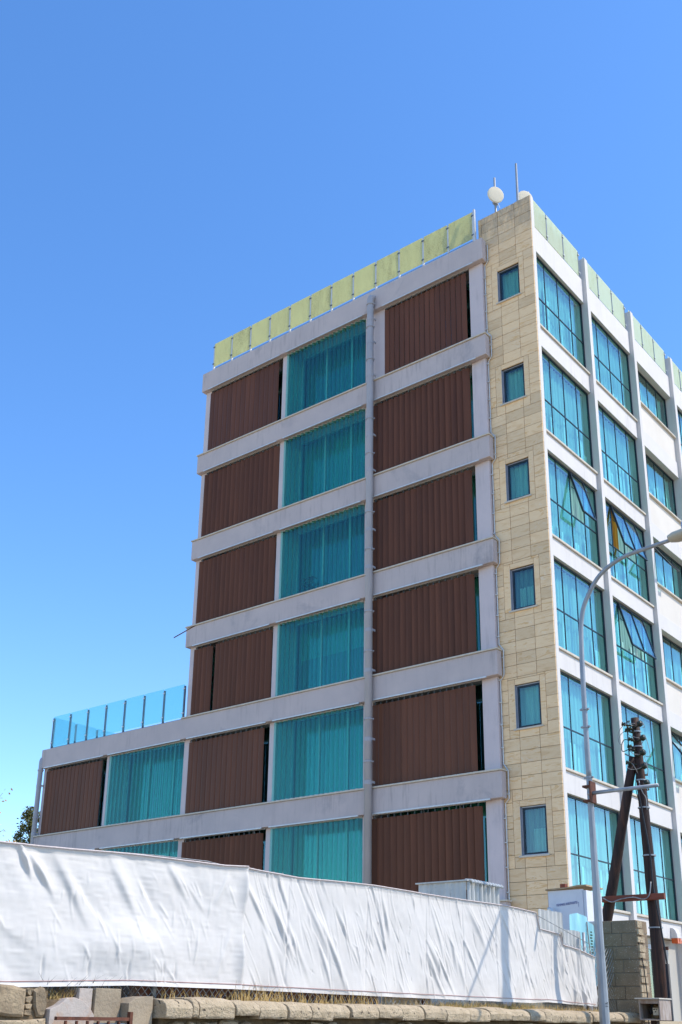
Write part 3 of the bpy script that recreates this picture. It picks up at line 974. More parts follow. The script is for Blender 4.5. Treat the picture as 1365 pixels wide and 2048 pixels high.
# small potted plant on the ledge behind the third-floor glass louvres
pp = empty('potted_plant', (-8.85, 0.32, T[3] + 0.01), 'potted plant on the ledge behind the green glass louvres', 'plant')
part('pot', MB().lathe([(0.0, 0), (0.13, 0), (0.17, 0.30), (0.14, 0.30), (0.13, 0.26), (0, 0.26)], (-8.85, 0.32, T[3] + 0.015), (0, 0, 1), 16), 'paint_white', pp)
lf = MB()
for i in range(60):
    p = Vector((-8.85 + random.gauss(0, .13), 0.32 + random.gauss(0, .1), T[3] + 0.4 + random.random() * 0.45))
    a, b = Vector((random.gauss(0, .05), random.gauss(0, .05), random.gauss(0, .06))), Vector((random.gauss(0, .05), random.gauss(0, .05), random.gauss(0, .05)))
    q = len(lf.v); lf.v += [tuple(p - a), tuple(p + b), tuple(p + a), tuple(p - b)]; lf.f.append((q, q + 1, q + 2, q + 3))
for i in range(6):
    lf.tube([(-8.85, .32, T[3] + .25), (-8.85 + random.gauss(0, .13), .32 + random.gauss(0, .08), T[3] + .75)], 0.008, 4)
part('foliage', lf, 'leaf_green', pp)

# ------------------------------------------------------------------ fence with white fabric
FX = 4.60
FE = empty('chain_link_fence', (FX - 0.05, -13, 0.4), 'chain link fence on the stone wall behind the white fabric', 'fence')
ch = MB()
y = -20.4
while y < -8.2:
    for s in (1, -1):
        h = 1.02
        ya, yb = (y, y + h) if s > 0 else (y + h, y)
        ch.tube([(FX - 0.055 + 0.004 * s, ya, 0.44), (FX - 0.055 + 0.004 * s, yb, 0.44 + h)], 0.0032, 3, False)
    y += 0.085
part('wire_mesh', ch, 'wire', FE, kind='stuff')
for y in (-19.6, -17.16, -14.6, -12.85, -10.6, -8.5):
    part('fence_post', MB().tube([(FX - 0.09, y, 0.3), (FX - 0.09, y, 1.66)], 0.024, 8), 'rust' if y == -12.85 else 'steel', FE, smooth=True,
         label='rusty post' if y == -12.85 else None)
part('top_wire', MB().tube([(FX - 0.06, -20.4, 1.60), (FX - 0.06, -17.7, 1.75), (FX - 0.06, -17.3, 1.775), (FX - 0.06, -16.6, 1.80), (FX - 0.06, -16.0, 1.76), (FX - 0.06, -10.1, 1.82), (FX - 0.06, -8.4, 1.5)], 0.005, 4), 'wire', FE)

TOP = [(-20.6, 1.60), (-19.0, 1.656), (-18.4, 1.683), (-17.7, 1.725), (-16.96, 1.745), (-16.5, 1.755), (-16.2, 1.78), (-15.28, 1.768), (-14.04, 1.808),
       (-11.13, 1.832), (-10.16, 1.815), (-10.06, 1.60), (-9.44, 1.565), (-9.38, 1.42), (-8.9, 1.375), (-8.4, 1.28)]
BOT = [(-20.6, 0.53), (-18.85, 0.555), (-17.6, 0.607), (-16.2, 0.615), (-14.4, 0.605), (-11.2, 0.60), (-10.3, 0.60), (-9.9, 0.62), (-8.4, 0.585)]

def creases(Y, Z, items):
    D = np.zeros_like(Y)
    for (yc, zc, ang, ln, wd, amp, asym) in items:
        ca, sa = math.cos(ang), math.sin(ang)
        a = (Y - yc) * ca + (Z - zc) * sa
        p = -(Y - yc) * sa + (Z - zc) * ca
        wl = np.where(p > 0, wd, wd * asym)
        t = np.clip(1 - np.abs(a) / ln, 0, 1)
        D += amp * np.exp(-(p / wl) ** 2) * t * t * (3 - 2 * t)
    return D

def vnoise(Y, Z, sy, sz, seed):
    r = np.random.default_rng(seed)
    G = r.uniform(-1, 1, (200, 200))
    a, b = (Y + 40) * sy, (Z + 5) * sz
    i, j = np.floor(a).astype(int), np.floor(b).astype(int)
    u, v = a - i, b - j
    u, v = u * u * (3 - 2 * u), v * v * (3 - 2 * v)
    i, j = i % 199, j % 199
    return G[i, j] * (1 - u) * (1 - v) + G[i + 1, j] * u * (1 - v) + G[i, j + 1] * (1 - u) * v + G[i + 1, j + 1] * u * v

def sheet(y0, y1, nu, nv, items, extra, x0):
    u = np.linspace(y0, y1, nu)
    t = np.linspace(0, 1, nv)
    top = np.array([interp(a, TOP) for a in u])
    bot = np.array([interp(a, BOT) for a in u])
    Y = np.repeat(u[:, None], nv, 1)
    Z = bot[:, None] + (top - bot)[:, None] * t[None, :]
    D = creases(Y, Z, items) + extra(Y, Z, np.repeat(t[None, :], nu, 0))
    P = np.stack([x0 + D, Y, Z], -1)
    return MB().grid(P), P

rr = random.Random(5)
it = []
for i in range(230):                              # slanting pulls of the wrinkled sheet
    y, zc = rr.uniform(-16.2, -8.4), rr.uniform(0.65, 1.8)
    it.append((y, zc, math.radians(rr.uniform(-78, -50)), rr.uniform(0.10, 0.42), rr.uniform(0.006, 0.018), rr.choice((1, 1, -1)) * rr.uniform(0.004, 0.014), rr.uniform(0.25, 0.8)))
for i in range(26):
    y, zc = rr.uniform(-16.2, -10.4), rr.uniform(0.8, 1.6)
    it.append((y, zc, math.radians(rr.uniform(-70, -50)), rr.uniform(0.3, 0.6), rr.uniform(0.025, 0.055), rr.uniform(0.012, 0.026), rr.uniform(0.25, 0.6)))
for i in range(60):                               # small puckers at the ties
    y, zc = -16.1 + 0.36 * (i % 20) + rr.uniform(-.06, .06), (0.85, 1.15, 1.45)[i // 20] + rr.uniform(-.08, .08)
    for q in range(3):
        it.append((y, zc, math.radians(rr.uniform(-110, -20)), rr.uniform(0.04, 0.12), 0.008, rr.uniform(-0.006, 0.006), 0.5))
for i in range(46):
    y = -16.1 + i * 0.17 + rr.uniform(-.04, .04)
    it.append((y, 1.78, math.radians(rr.uniform(-85, -55)), rr.uniform(0.12, 0.4), 0.014, rr.uniform(0.003, 0.009), 0.6))
for y in (-15.45, -14.15, -12.9, -12.05, -11.3, -10.5, -9.7):
    it.append((y, 1.2, math.radians(-90 + rr.uniform(-4, 4)), 0.75, 0.014, -0.016, 1.0))
for i in range(26):
    it.append((rr.uniform(-9.6, -8.4), rr.uniform(0.7, 1.3), math.radians(rr.uniform(-100, -70)), rr.uniform(0.3, 0.5), 0.035, rr.uniform(-0.03, 0.04), 0.6))
def ex_r(Y, Z, t):
    hem = np.clip(1 - t / 0.25, 0, 1) ** 2
    d = 0.022 * vnoise(Y, Z, 1.1, 1.0, 1) + 0.005 * vnoise(Y + 0.5 * Z, Z, 6, 2.2, 2) + 0.0016 * vnoise(Y, Z, 20, 14, 3)
    d += hem * 0.022 * np.sin(Y * 9 + 2 * np.sin(Y * 2.3)) + 0.02 * np.sin(Y * 2.1)
    d += 0.012 * np.clip((t - 0.96) / 0.04, 0, 1)
    return d
mb, PR = sheet(-16.21, -8.4, 900, 130, it, ex_r, FX + 0.01)
fr_ = tag(part('fabric_screen', mb, 'fabric', smooth=True), 'long wrinkled white fabric screen with slanting creases on the fence, right of the seam', 'fabric screen', 'white fabric screens on the fence')
it = []
for (y, zc, a, ln, wd, am) in [(-18.80, 1.55, -58, 0.22, 0.035, 0.045), (-18.62, 1.46, -48, 0.30, 0.045, 0.04), (-18.30, 1.36, -54, 0.5, 0.07, 0.026), (-18.1, 1.28, -44, 0.45, 0.05, -0.014),
                               (-17.72, 1.42, -54, 0.45, 0.08, 0.028), (-17.42, 1.38, -52, 0.35, 0.05, -0.014), (-17.08, 1.54, -48, 0.34, 0.06, 0.022), (-16.86, 1.44, -42, 0.3, 0.04, 0.012),
                               (-16.5, 1.54, -115, 0.28, 0.05, 0.016), (-19.2, 1.3, -60, 0.5, 0.08, 0.03), (-16.42, 0.95, -112, 0.45, 0.07, 0.016), (-18.9, 1.0, -25, 0.4, 0.09, 0.015)]:
    it.append((y, zc, math.radians(a), ln, wd, am, 0.5))
for i in range(70):
    it.append((rr.uniform(-19.5, -16.3), rr.uniform(0.62, 1.6), math.radians(rr.uniform(-100, -40)), rr.uniform(0.06, 0.2), 0.015, rr.uniform(0.003, 0.010), 0.6))
for y in (-18.52, -18.05, -17.62, -17.2, -17.05):
    it.append((y, 0.72, math.radians(-84), 0.13, 0.018, -0.016, 0.4))
def ex_l(Y, Z, t):
    belly = np.exp(-((Y + 17.75) / 0.95) ** 2) * np.exp(-((t - 0.30) / 0.17) ** 2)
    d = 0.05 * belly * (1 + 0.45 * vnoise(Y, Z, 3.5, 2, 8)) + 0.020 * vnoise(Y, Z, 0.9, 1.2, 5) + 0.012 * vnoise(Y + 0.6 * Z, Z, 3, 1.6, 6) + 0.0022 * vnoise(Y, Z, 22, 16, 7) + 0.004 * vnoise(Y + Z, Z, 7, 4, 9) + 0.0015 * vnoise(Y, Z, 9, 40, 10)
    d += 0.055 * np.clip((Y + 16.30) / 0.11, 0, 1) ** 2 * (0.6 + 0.4 * np.sin(Z * 9))
    d += 0.018 * np.clip((t - 0.96) / 0.04, 0, 1) + 0.015 * np.clip(1 - t / 0.04, 0, 1)
    return d
mb, PL = sheet(-20.6, -16.17, 500, 130, it, ex_l, FX + 0.045)
fl_ = tag(part('fabric_screen', mb, 'fabric', smooth=True), 'smoother sagging white fabric screen with soft folds, left of the seam', 'fabric screen', 'white fabric screens on the fence')
for P, o in ((PR, fr_), (PL, fl_)):
    th = MB()
    j = 5
    th.tube([tuple(p + np.array([0.006, 0, 0])) for p in P[::6, j]], 0.0035, 3)
    part('hem_stitching', th, 'thread', o)
    th = MB()
    th.tube([tuple(p + np.array([0.004, 0, 0.004])) for p in P[::6, -1]], 0.009, 5)
    part('top_hem', th, 'rope', o)
tw = MB()
for i in range(60):
    y = -16.2 + i * 0.105 + rr.uniform(-.02, .02)
    z_ = interp(y, TOP)
    tw.tube([(FX - 0.04, y, z_), (FX - 0.02, y + rr.uniform(-.02, .02), z_ + rr.uniform(0.012, 0.03)), (FX, y + 0.02, z_ + 0.006)], 0.003, 3, False)
part('tie_wire', tw, 'wire', FE, kind='stuff')

# ------------------------------------------------------------------ stone retaining wall
RW = empty('retaining_wall', (4.8, -13, GZ), 'old stone retaining wall with rounded cope stones under the fence', 'wall')
part('wall_core', MB().box(4.42, 4.80, -17.34, -6.9, GZ, 0.372).box(4.42, 4.60, -21.5, -17.34, GZ, 0.40), 'earth', RW)
cuts = [-17.40, -17.07, -16.98, -16.52, -16.20, -15.80, -15.45, -15.10, -14.80, -14.32, -13.88, -13.45, -13.0, -12.50, -12.02, -11.48, -11.02, -10.62, -10.2, -9.72, -9.22, -8.7, -8.2, -7.7, -7.2, -6.9]
for i in range(len(cuts) - 1):
    a, b = cuts[i] + 0.007, cuts[i + 1] - 0.007
    zt = 0.512 + rr.uniform(-0.012, 0.012) - 0.004 * max(0, (a + 10))
    zb = 0.375 - (rr.uniform(0, 0.035) if i not in (1,) else 0.02)
    xf = 4.955 + rr.uniform(-0.02, 0.015)
    prof = [(4.56, zb), (xf - 0.012, zb), (xf, zb + 0.02), (xf + 0.004, zt - 0.075), (xf - 0.018, zt - 0.03), (xf - 0.065, zt - 0.005), (xf - 0.16, zt + 0.004), (4.56, zt)]
    mb = MB()
    n_ = 5
    P = []
    for q in range(n_):
        yy = a + (b - a) * q / (n_ - 1)
        sh = 0.012 if q in (0, n_ - 1) else 0
        ring = [(x - (sh if x > 4.7 else 0) + rr.uniform(-.006, .006), yy, zz_ - (sh * 0.6 if zz_ > 0.43 else 0) + rr.uniform(-.005, .005)) for (x, zz_) in prof]
        P.append(ring)
    L_ = len(prof)
    mb.v = [p for r_ in P for p in r_]
    for q in range(n_ - 1):
        for s in range(L_):
            s2 = (s + 1) % L_
            mb.f.append((q * L_ + s, q * L_ + s2, (q + 1) * L_ + s2, (q + 1) * L_ + s))
    mb.f.append(tuple(range(L_))[::-1])
    mb.f.append(tuple((n_ - 1) * L_ + s for s in range(L_)))
    part('cope_stone', mb, 'cap', RW, bevel=0.006)
def rock(y0, y1, z0, z1, x0, x1, mat='rubble', name='stone', jag=0.02, flat=0.85):
    n_ = rr.randint(7, 9)
    poly = []
    cy_, cz_ = (y0 + y1) / 2, (z0 + z1) / 2
    for q in range(n_):
        an = 2 * math.pi * (q + rr.uniform(-.2, .2)) / n_
        c, s = math.cos(an), math.sin(an)
        m_ = max(abs(c), abs(s))
        k_ = (flat / m_ + (1 - flat))
        poly.append((cy_ + (y1 - y0) / 2 * c * k_ + rr.uniform(-jag, jag), cz_ + (z1 - z0) / 2 * s * k_ + rr.uniform(-jag, jag)))
    mb = MB()
    inn = [(cy_ + (a - cy_) * 0.82, cz_ + (b - cz_) * 0.82) for a, b in poly]
    b0 = 0
    mb.v = [(x0, a, b) for a, b in poly] + [(x1 - 0.02, a, b) for a, b in poly] + [(x1 + rr.uniform(-.006, .006), a, b) for a, b in inn]
    for l_ in range(2):
        for q in range(n_):
            q2 = (q + 1) % n_
            mb.f.append((l_ * n_ + q, l_ * n_ + q2, (l_ + 1) * n_ + q2, (l_ + 1) * n_ + q))
    mb.f.append(tuple(2 * n_ + q for q in range(n_)))
    return part(name, mb, mat, RW)
for row, (za, zb) in enumerate(((0.16, 0.325), (-0.04, 0.14), (-0.24, -0.06))):
    y = -17.3 + 0.05 * row
    while y < -8.4:
        wd = rr.uniform(0.16, 0.42)
        rock(y, y + wd - 0.025, za + rr.uniform(0, .02), zb - rr.uniform(0, .03), 4.7, 4.86 + rr.uniform(-.01, .03), rr.choice(('rubble', 'rubble', 'cap')))
        y += wd
# left stretch: big quarry stones, peeling plaster, concrete pier
rock(-19.75, -18.97, 0.30, 0.575, 4.5, 4.69, jag=0.012, flat=0.97)
rock(-18.965, -18.655, 0.345, 0.57, 4.5, 4.70, jag=0.010, flat=0.98)
rock(-18.575, -18.44, 0.33, 0.57, 4.5, 4.69, jag=0.010, flat=0.98)
for (a, b, c, d) in ((-18.65, -18.585, 0.44, 0.50), (-18.655, -18.58, 0.395, 0.44), (-18.655, -18.575, 0.345, 0.392), (-18.64, -18.59, 0.50, 0.56)):
    rock(a, b, c, d, 4.5, 4.68, jag=0.006)
rock(-19.6, -18.92, 0.12, 0.335, 4.5, 4.71, 'cap', jag=0.012, flat=0.97)
rock(-18.91, -18.44, 0.14, 0.325, 4.5, 4.71, 'cap', jag=0.012, flat=0.97)
part('wall_core', MB().box(4.44, 4.655, -21.5, -18.43, GZ, 0.56).box(4.44, 4.645, -18.429, -17.345, GZ, 0.475), 'earth', RW)
poly = [(-18.44, 0.0), (-18.44, 0.40), (-18.36, 0.43), (-18.28, 0.485), (-18.20, 0.495), (-18.12, 0.47), (-18.04, 0.42), (-17.99, 0.36), (-17.96, 0.0)]
part('plaster_patch', MB().prism(poly, lambda a, b: (4.60, a, b), lambda a, b: (4.72, a, b)), 'plaster', RW, bevel=0.004)
part('plaster_patch', MB().prism([(-18.13, 0.0), (-18.13, 0.57), (-17.992, 0.57), (-17.992, 0.0)], lambda a, b: (4.50, a, b), lambda a, b: (4.68, a, b)), 'plaster', RW, bevel=0.004)
part('concrete_pier', MB().prism([(-17.99, -0.6), (-17.975, 0.575), (-17.70, 0.575), (-17.69, -0.6)], lambda a, b: (4.45, a, b), lambda a, b: (4.70, a, b)), 'concrete', RW, bevel=0.004)
part('concrete_pier', MB().prism([(-17.69, -0.6), (-17.69, 0.46), (-17.62, 0.50), (-17.5, 0.52), (-17.42, 0.52), (-17.40, -0.6)], lambda a, b: (4.45, a, b), lambda a, b: (4.80, a, b)), 'concrete', RW, bevel=0.004)
gt = empty('rusty_gate', (4.95, -18.1, GZ), 'rusty iron gate top rail in front of the peeling plaster', 'gate')
part('rail', MB().box(4.80, 4.835, -18.45, -17.70, 0.318, 0.345), 'rust', gt)
part('post', MB().box(4.80, 4.84, -17.70, -17.67, GZ, 0.39), 'rust', gt)
bars = MB()
for y in np.arange(-18.36, -17.7, 0.11):
    bars.box(4.81, 4.83, y, y + 0.016, GZ + 0.1, 0.314)
part('bars', bars, 'rust', gt)
part('sheet', MB().box(4.795, 4.805, -18.05, -17.70, -0.4, 0.30), 'steel', gt)

# dry weeds and grass along the wall, debris behind the mesh
def grass(name, n, ys, xs, zs, hs, mat, lean=0.35):
    mb = MB()
    for i in range(n):
        y = rr.uniform(*ys); x = rr.uniform(*xs); h = rr.uniform(*hs)
        a = rr.uniform(0, 6.28); l = rr.uniform(0, lean) * h
        wv = 0.0035
        b = len(mb.v)
        p = Vector((x, y, zs)); m_ = p + Vector((l * .35 * math.cos(a), l * .35 * math.sin(a), h * .6)); t_ = p + Vector((l * math.cos(a), l * math.sin(a), h))
        sd_ = Vector((0.3, 1, 0)).normalized() * wv
        mb.v += [tuple(p - sd_), tuple(p + sd_), tuple(m_ + sd_ * .7), tuple(m_ - sd_ * .7), tuple(t_)]
        mb.f += [(b, b + 1, b + 2, b + 3), (b + 3, b + 2, b + 4)]
    return mb
for (n_, ys, hs, mt) in ((60, (-17.2, -16.3), (.06, .16), 'straw'), (120, (-16.3, -15.6), (.08, .24), 'straw'), (190, (-15.6, -13.8), (.06, .22), 'straw'), (80, (-13.6, -12.6), (.04, .14), 'straw')):
    tag(part('dry_grass', grass('g', n_, ys, (4.50, 4.72), 0.47, hs, mt, 0.8), mt), 'thin dry straw growing between the cope stones and the wire mesh', None, None, 'stuff')
tag(part('dry_grass', grass('g', 2600, (-12.7, -8.3), (4.40, 4.70), 0.45, (.04, .16), 'straw', 0.9), 'straw'), 'thick yellow dry grass under the right end of the fabric', None, None, 'stuff')
tag(part('green_grass', grass('g', 1100, (-12.4, -10.2), (4.38, 4.6), 0.45, (.05, .16), 'weed', 0.9), 'weed'), 'green grass under the right part of the fabric', None, None, 'stuff')
tag(part('dry_brush', grass('g', 420, (-18.45, -17.4), (4.45, 4.63), 0.465, (.08, .24), 'rust', 1.2), 'bark'), 'brown dry brush behind the mesh above the peeling plaster', None, None, 'stuff')
tag(part('dry_brush', grass('g', 260, (-18.45, -17.95), (4.56, 4.64), 0.465, (.03, .12), 'straw', 1.4), 'straw'), 'pale dry twigs above the peeling plaster', None, None, 'stuff')
def plank(loc, size, rz, ry, label, mat='rust'):
    o = part('timber_plank', MB().box(-size[0] / 2, size[0] / 2, -size[1] / 2, size[1] / 2, -size[2] / 2, size[2] / 2), mat, bevel=0.006)
    o.location = loc; o.rotation_euler = (ry, 0, rz)
    tag(o, label, 'plank', 'planks dumped behind the fence')
plank((4.45, -16.72, 0.55), (0.05, 1.35, 0.29), 0.02, 0.0, 'red brown plank behind the mesh nearest the concrete pier')
plank((4.45, -14.85, 0.54), (0.06, 2.2, 0.27), -0.02, 0.0, 'red brown plank behind the mesh under the middle of the fabric')
plank((4.45, -13.1, 0.53), (0.04, 1.0, 0.25), 0.04, 0.0, 'pale sandy board lying behind the mesh beside the rusty post', 'plywood')

# ------------------------------------------------------------------ things behind the right end of the fence
def corr(p0, p1, z0, z1, n, amp=0.018):
    p0, p1 = Vector(p0), Vector(p1)
    d = p1 - p0; nr = Vector((d.y, -d.x, 0)).normalized()
    m_ = n * 6
    P = np.zeros((m_ + 1, 2, 3))
    for i in range(m_ + 1):
        u = i / m_
        q = p0 + d * u + nr * amp * math.sin(u * n * 2 * math.pi)
        top = z1 + rr.uniform(-0.006, 0.006)
        P[i, 0] = (q.x, q.y, z0); P[i, 1] = (q.x, q.y, top)
    return MB().grid(P)
cs = empty('corrugated_shed', (3.2, -9.9, 0.4), 'rusting white corrugated iron shed behind the fabric, below the brown louvres', 'shed')
part('side_wall', corr((2.74, -10.36, 0), (3.59, -10.36, 0), 0.4, 2.30, 9, 0.007), 'corrugated', cs, smooth=True)
part('front_wall', corr((3.60, -10.35, 0), (3.60, -9.42, 0), 0.4, 2.30, 8, 0.04), 'corrugated', cs, smooth=True)
rf = corr((2.68, -10.42, 0), (3.66, -10.42, 0), 2.30, 2.318, 9, 0.006)
part('roof', MB().prism([(2.70, -10.39), (3.63, -10.39), (3.63, -9.38), (2.70, -9.38)], lambda a, b: (a, b, 2.305), lambda a, b: (a, b, 2.325)), 'corrugated', cs)
eb = MB()
for i in range(11):
    yy = -10.33 + i * 0.083
    eb.tube([(3.56, yy, 2.325), (3.67, yy + 0.01, 2.315), (3.70, yy + 0.01, 2.28)], 0.022, 6)
part('roof_edge', eb, 'corrugated', cs)
o = part('corrugated_sheet', corr((4.35, -9.60, 0), (4.35, -8.85, 0), 0.41, 1.93, 6, 0.02), 'corrugated', smooth=True)
tag(o, 'taller white corrugated sheet leaning behind the fabric in front of the white board', 'metal sheet', 'corrugated sheets behind the fence')
o = part('corrugated_sheet', corr((4.42, -9.00, 0), (4.42, -8.42, 0), 0.41, 1.68, 5, 0.02), 'corrugated', smooth=True)
tag(o, 'shorter white corrugated sheet behind the fabric next to the pale blue plastic', 'metal sheet', 'corrugated sheets behind the fence')
wb = empty('white_board', (3.3, -6.5, 0.4), 'large white board with blue lettering and a split plywood top edge', 'board')
part('panel', MB().box(2.89, 3.56, -6.52, -6.47, 0.4, 2.56), 'board', wb)
part('side_panel', MB().box(3.565, 3.62, -6.50, -5.9, 0.4, 2.54), 'board', wb)
poly = [(2.86, 2.565), (3.10, 2.57), (3.30, 2.585), (3.5, 2.60), (3.66, 2.605), (3.655, 2.63), (3.5, 2.63), (3.3, 2.605), (3.0, 2.595), (2.86, 2.59)]
part('plywood_edge', MB().prism(poly, lambda a, b: (a, -6.56, b), lambda a, b: (a, -5.9, b)), 'plywood', wb)
part('wooden_block', MB().box(3.02, 3.12, -6.3, -6.2, 2.60, 2.70), 'wood_red', wb)
fc = bpy.data.curves.new('lettering', 'FONT')
fc.body = 'ΥΠΕΥΘΥΝΟΣ ΗΛΕΚΤΡΟΛΟΓΟΣ'
fc.size = 0.05; fc.extrude = 0.001; fc.align_x = 'CENTER'
fo = bpy.data.objects.new('lettering', fc)
COL.objects.link(fo)
bpy.context.view_layer.update()
me = bpy.data.meshes.new_from_object(fo.evaluated_get(bpy.context.evaluated_depsgraph_get()))
bpy.data.objects.remove(fo)
bxs = [v.co.x for v in me.vertices]
k_ = 0.41 / max(1e-3, (max(bxs) - min(bxs)))
for v in me.vertices:
    v.co = Vector((3.25 + v.co.x * k_, -6.524 - v.co.z, 2.30 + v.co.y * 1.15 + 0.018 * v.co.x * k_ / 0.2))
me.materials.clear(); me.materials.append(M['ink'])
link('lettering', me, wb)
part('bracket_mark', MB().box(3.46, 3.478, -6.524, -6.521, 2.336, 2.340).box(3.474, 3.478, -6.524, -6.521, 2.26, 2.335), 'ink', wb)
part('vent_pipe', MB().tube([(3.02, -6.62, 0.4), (3.02, -6.62, 2.16), (3.00, -6.62, 2.22), (2.93, -6.62, 2.24)], 0.035, 10), 'post_white', wb, smooth=True)
bs = MB()
P = np.zeros((40, 12, 3))
for i in range(40):
    for j in range(12):
        u, v = i / 39, j / 11
        yy = -8.55 + 1.02 * u
        P[i, j] = (4.30 + 0.02 * math.sin(u * 23 + v * 2) + 0.015 * math.sin(u * 9 - v * 3), yy, 0.9 + (1.90 + 0.08 * math.sin(u * 5) - 0.9) * v)
bl_ = tag(part('plastic_sheet', bs.grid(P), 'bluesheet', smooth=True), 'pale blue plastic sheet hanging between the lamp post and the corrugated sheets', 'plastic sheet')
part('red_cord', MB().tube([(4.345, -8.02, 1.86), (4.345, -8.0, 1.6), (4.345, -7.94, 1.2)], 0.008, 5), 'thread', bl_)
ls = MB()
for q in range(9):
    ls.box(4.338, 4.342, -7.93 + 0.012 * (q % 3), -7.86 + 0.016 * (q % 2), 1.34 + q * 0.045, 1.362 + q * 0.045)
part('printed_mark', ls, 'leaf_green', bl_)

# concrete block pillar
BP = empty('block_pillar', (4.6, -7.4, GZ), 'grey concrete block pillar between the lamp post and the leaning pole', 'pillar')
part('mortar_core', MB().box(4.16, 4.965, -7.592, -7.19, GZ, 1.885), 'mortar', BP)
zc = 1.90
r_ = 0
while zc > -0.6:
    x = 4.15
    jj = [4.15, 4.56, 4.975] if r_ % 2 == 0 else [4.15, 4.36, 4.72, 4.975]
    for a, b in zip(jj[:-1], jj[1:]):
        part('block', MB().box(a + 0.004, b - 0.004, -7.602 + rr.uniform(-.006, .006), -7.18, zc - 0.196, zc - 0.003), 'block', BP, bevel=0.008)
    zc -= 0.2
    r_ += 1
rg = MB()
for q in range(16):
    rg.box(4.972, 4.99 + rr.uniform(0, .02), -7.60 + rr.uniform(0, .02), -7.36 + rr.uniform(-.06, .05), 1.88 - q * 0.12, 1.885 - q * 0.12 - rr.uniform(.06, .11))
part('mortar_smear', rg, 'cap', BP)
part('cable', MB().tube([(4.985, -7.57, 1.55), (5.02, -7.53, 1.2), (5.03, -7.50, 0.8), (5.02, -7.5, 0.3)], 0.009, 5), 'black', BP)
wb_ = MB()
for q in range(10):
    y0 = -7.63; z0 = 1.9 - q * 0.045
    wb_.box(4.16 + rr.uniform(0, .03), 4.36 - 0.012 * q + rr.uniform(-.03, .03), y0 - rr.uniform(0, .03), y0 + 0.02, z0 - 0.06, z0)
o = tag(part('torn_cloth', wb_, 'fabric', bevel=0.015), 'torn white fabric scrap snagged on top of the block pillar', 'cloth scrap')

# meter box on a post
MX = empty('meter_box', (5.24, -7.75, GZ), 'weathered open wooden box holding an electricity meter', 'meter box')
X0, X1, Y0, Y1, Z0, Z1 = 5.075, 5.405, -7.95, -7.53, 0.405, 0.70
part('side_board', MB().box(X1 - 0.02, X1, Y0, Y1, Z0, Z1), 'wood_grey', MX, bevel=0.004)
part('side_board', MB().box(X0, X0 + 0.02, Y0, Y1, Z0, Z1), 'wood_grey', MX, bevel=0.004)
part('back_board', MB().box(X0 + 0.021, X1 - 0.021, Y1 - 0.02, Y1, Z0, Z1), 'plywood', MX)
part('base_board', MB().box(X0 + 0.021, X1 - 0.021, Y0, Y1 - 0.021, Z0, Z0 + 0.02), 'wood_grey', MX)
part('fascia', MB().box(X0 + 0.021, X1 - 0.021, Y0 + 0.003, Y0 + 0.02, Z1 - 0.06, Z1), 'wood_grey', MX)
part('lid', MB().box(X0 - 0.04, X1 + 0.015, Y0 - 0.045, Y1 + 0.02, Z1 + 0.002, Z1 + 0.022), 'sill', MX, bevel=0.004)
mt_ = part('meter', MB().box(5.225, 5.315, -7.80, -7.70, 0.475, 0.585), 'dish', MX, bevel=0.008)
part('meter_dial', MB().box(5.24, 5.265, -7.806, -7.801, 0.555, 0.568).box(5.285, 5.297, -7.806, -7.801, 0.555, 0.566).box(5.262, 5.277, -7.806, -7.801, 0.52, 0.535), 'black', mt_)
part('meter_case', MB().box(5.20, 5.335, -7.695, -7.56, 0.44, 0.62), 'plywood', MX, bevel=0.01)
part('fuse_holder', MB().tube([(5.185, -7.72, 0.55), (5.185, -7.72, 0.63)], 0.022, 8).box(5.15, 5.175, -7.74, -7.68, 0.50, 0.57), 'black', MX)
part('post', MB().box(5.18, 5.28, -7.80, -7.70, GZ, Z0 - 0.003), 'wood_dark', MX)

# ------------------------------------------------------------------ wooden A-frame utility pole
UP = empty('utility_pole', (4.1, -4.82, GZ), 'dark tarred wooden A-frame pole with insulators and loose wires', 'utility pole')
def rough_pole(p0, p1, r0, r1, n=14, sides=14):
    p0, p1 = Vector(p0), Vector(p1)
    pts = [p0 + (p1 - p0) * (i / n) + Vector((rr.uniform(-.006, .006), rr.uniform(-.006, .006), 0)) for i in range(n + 1)]
    rads = [(r0 + (r1 - r0) * i / n) * rr.uniform(0.97, 1.03) for i in range(n + 1)]
    return MB().tube(pts, rads, sides)
part('main_pole', rough_pole((4.18, -4.82, GZ), (4.058, -4.82, 5.95), 0.142, 0.076), 'wood_dark', UP, smooth=True)
part('strut', rough_pole((2.36, -4.95, GZ), (3.98, -4.86, 5.18), 0.125, 0.085), 'wood_dark', UP, smooth=True)
part('crossbeam', MB().box(3.22, 4.43, -5.05, -4.965, 2.475, 2.585), 'wood_red', UP, bevel=0.006)
def insul(x, z, s, big=1.0):
    e = MB()
    r = 0.034 * big
    e.lathe([(0.012, 0.0), (0.018, 0.03), (r, 0.035), (r * 1.15, 0.05), (r * .7, 0.062), (r * .7, 0.075), (r * 1.1, 0.085), (r * 0.95, 0.105), (0.0, 0.11)], (x - s * 0.06, -4.95, z), (s, -0.35, 0.25), 12)
    e.tube([(4.06, -4.9, z - 0.03), (x - s * 0.03, -4.95, z - 0.01)], 0.018, 6)
    part('insulator', e, 'insulator', UP, smooth=True)
for (x, z) in ((4.21, 5.77), (4.246, 5.487), (4.222, 5.203), (4.229, 4.942), (4.25, 4.616)): insul(x, z, 1, 1.6)
for (x, z) in ((3.885, 5.812), (3.987, 5.709), (3.944, 5.676), (3.999, 5.494), (3.969, 5.358), (4.003, 5.291), (3.913, 5.045)): insul(x, z, -1, 1.15)
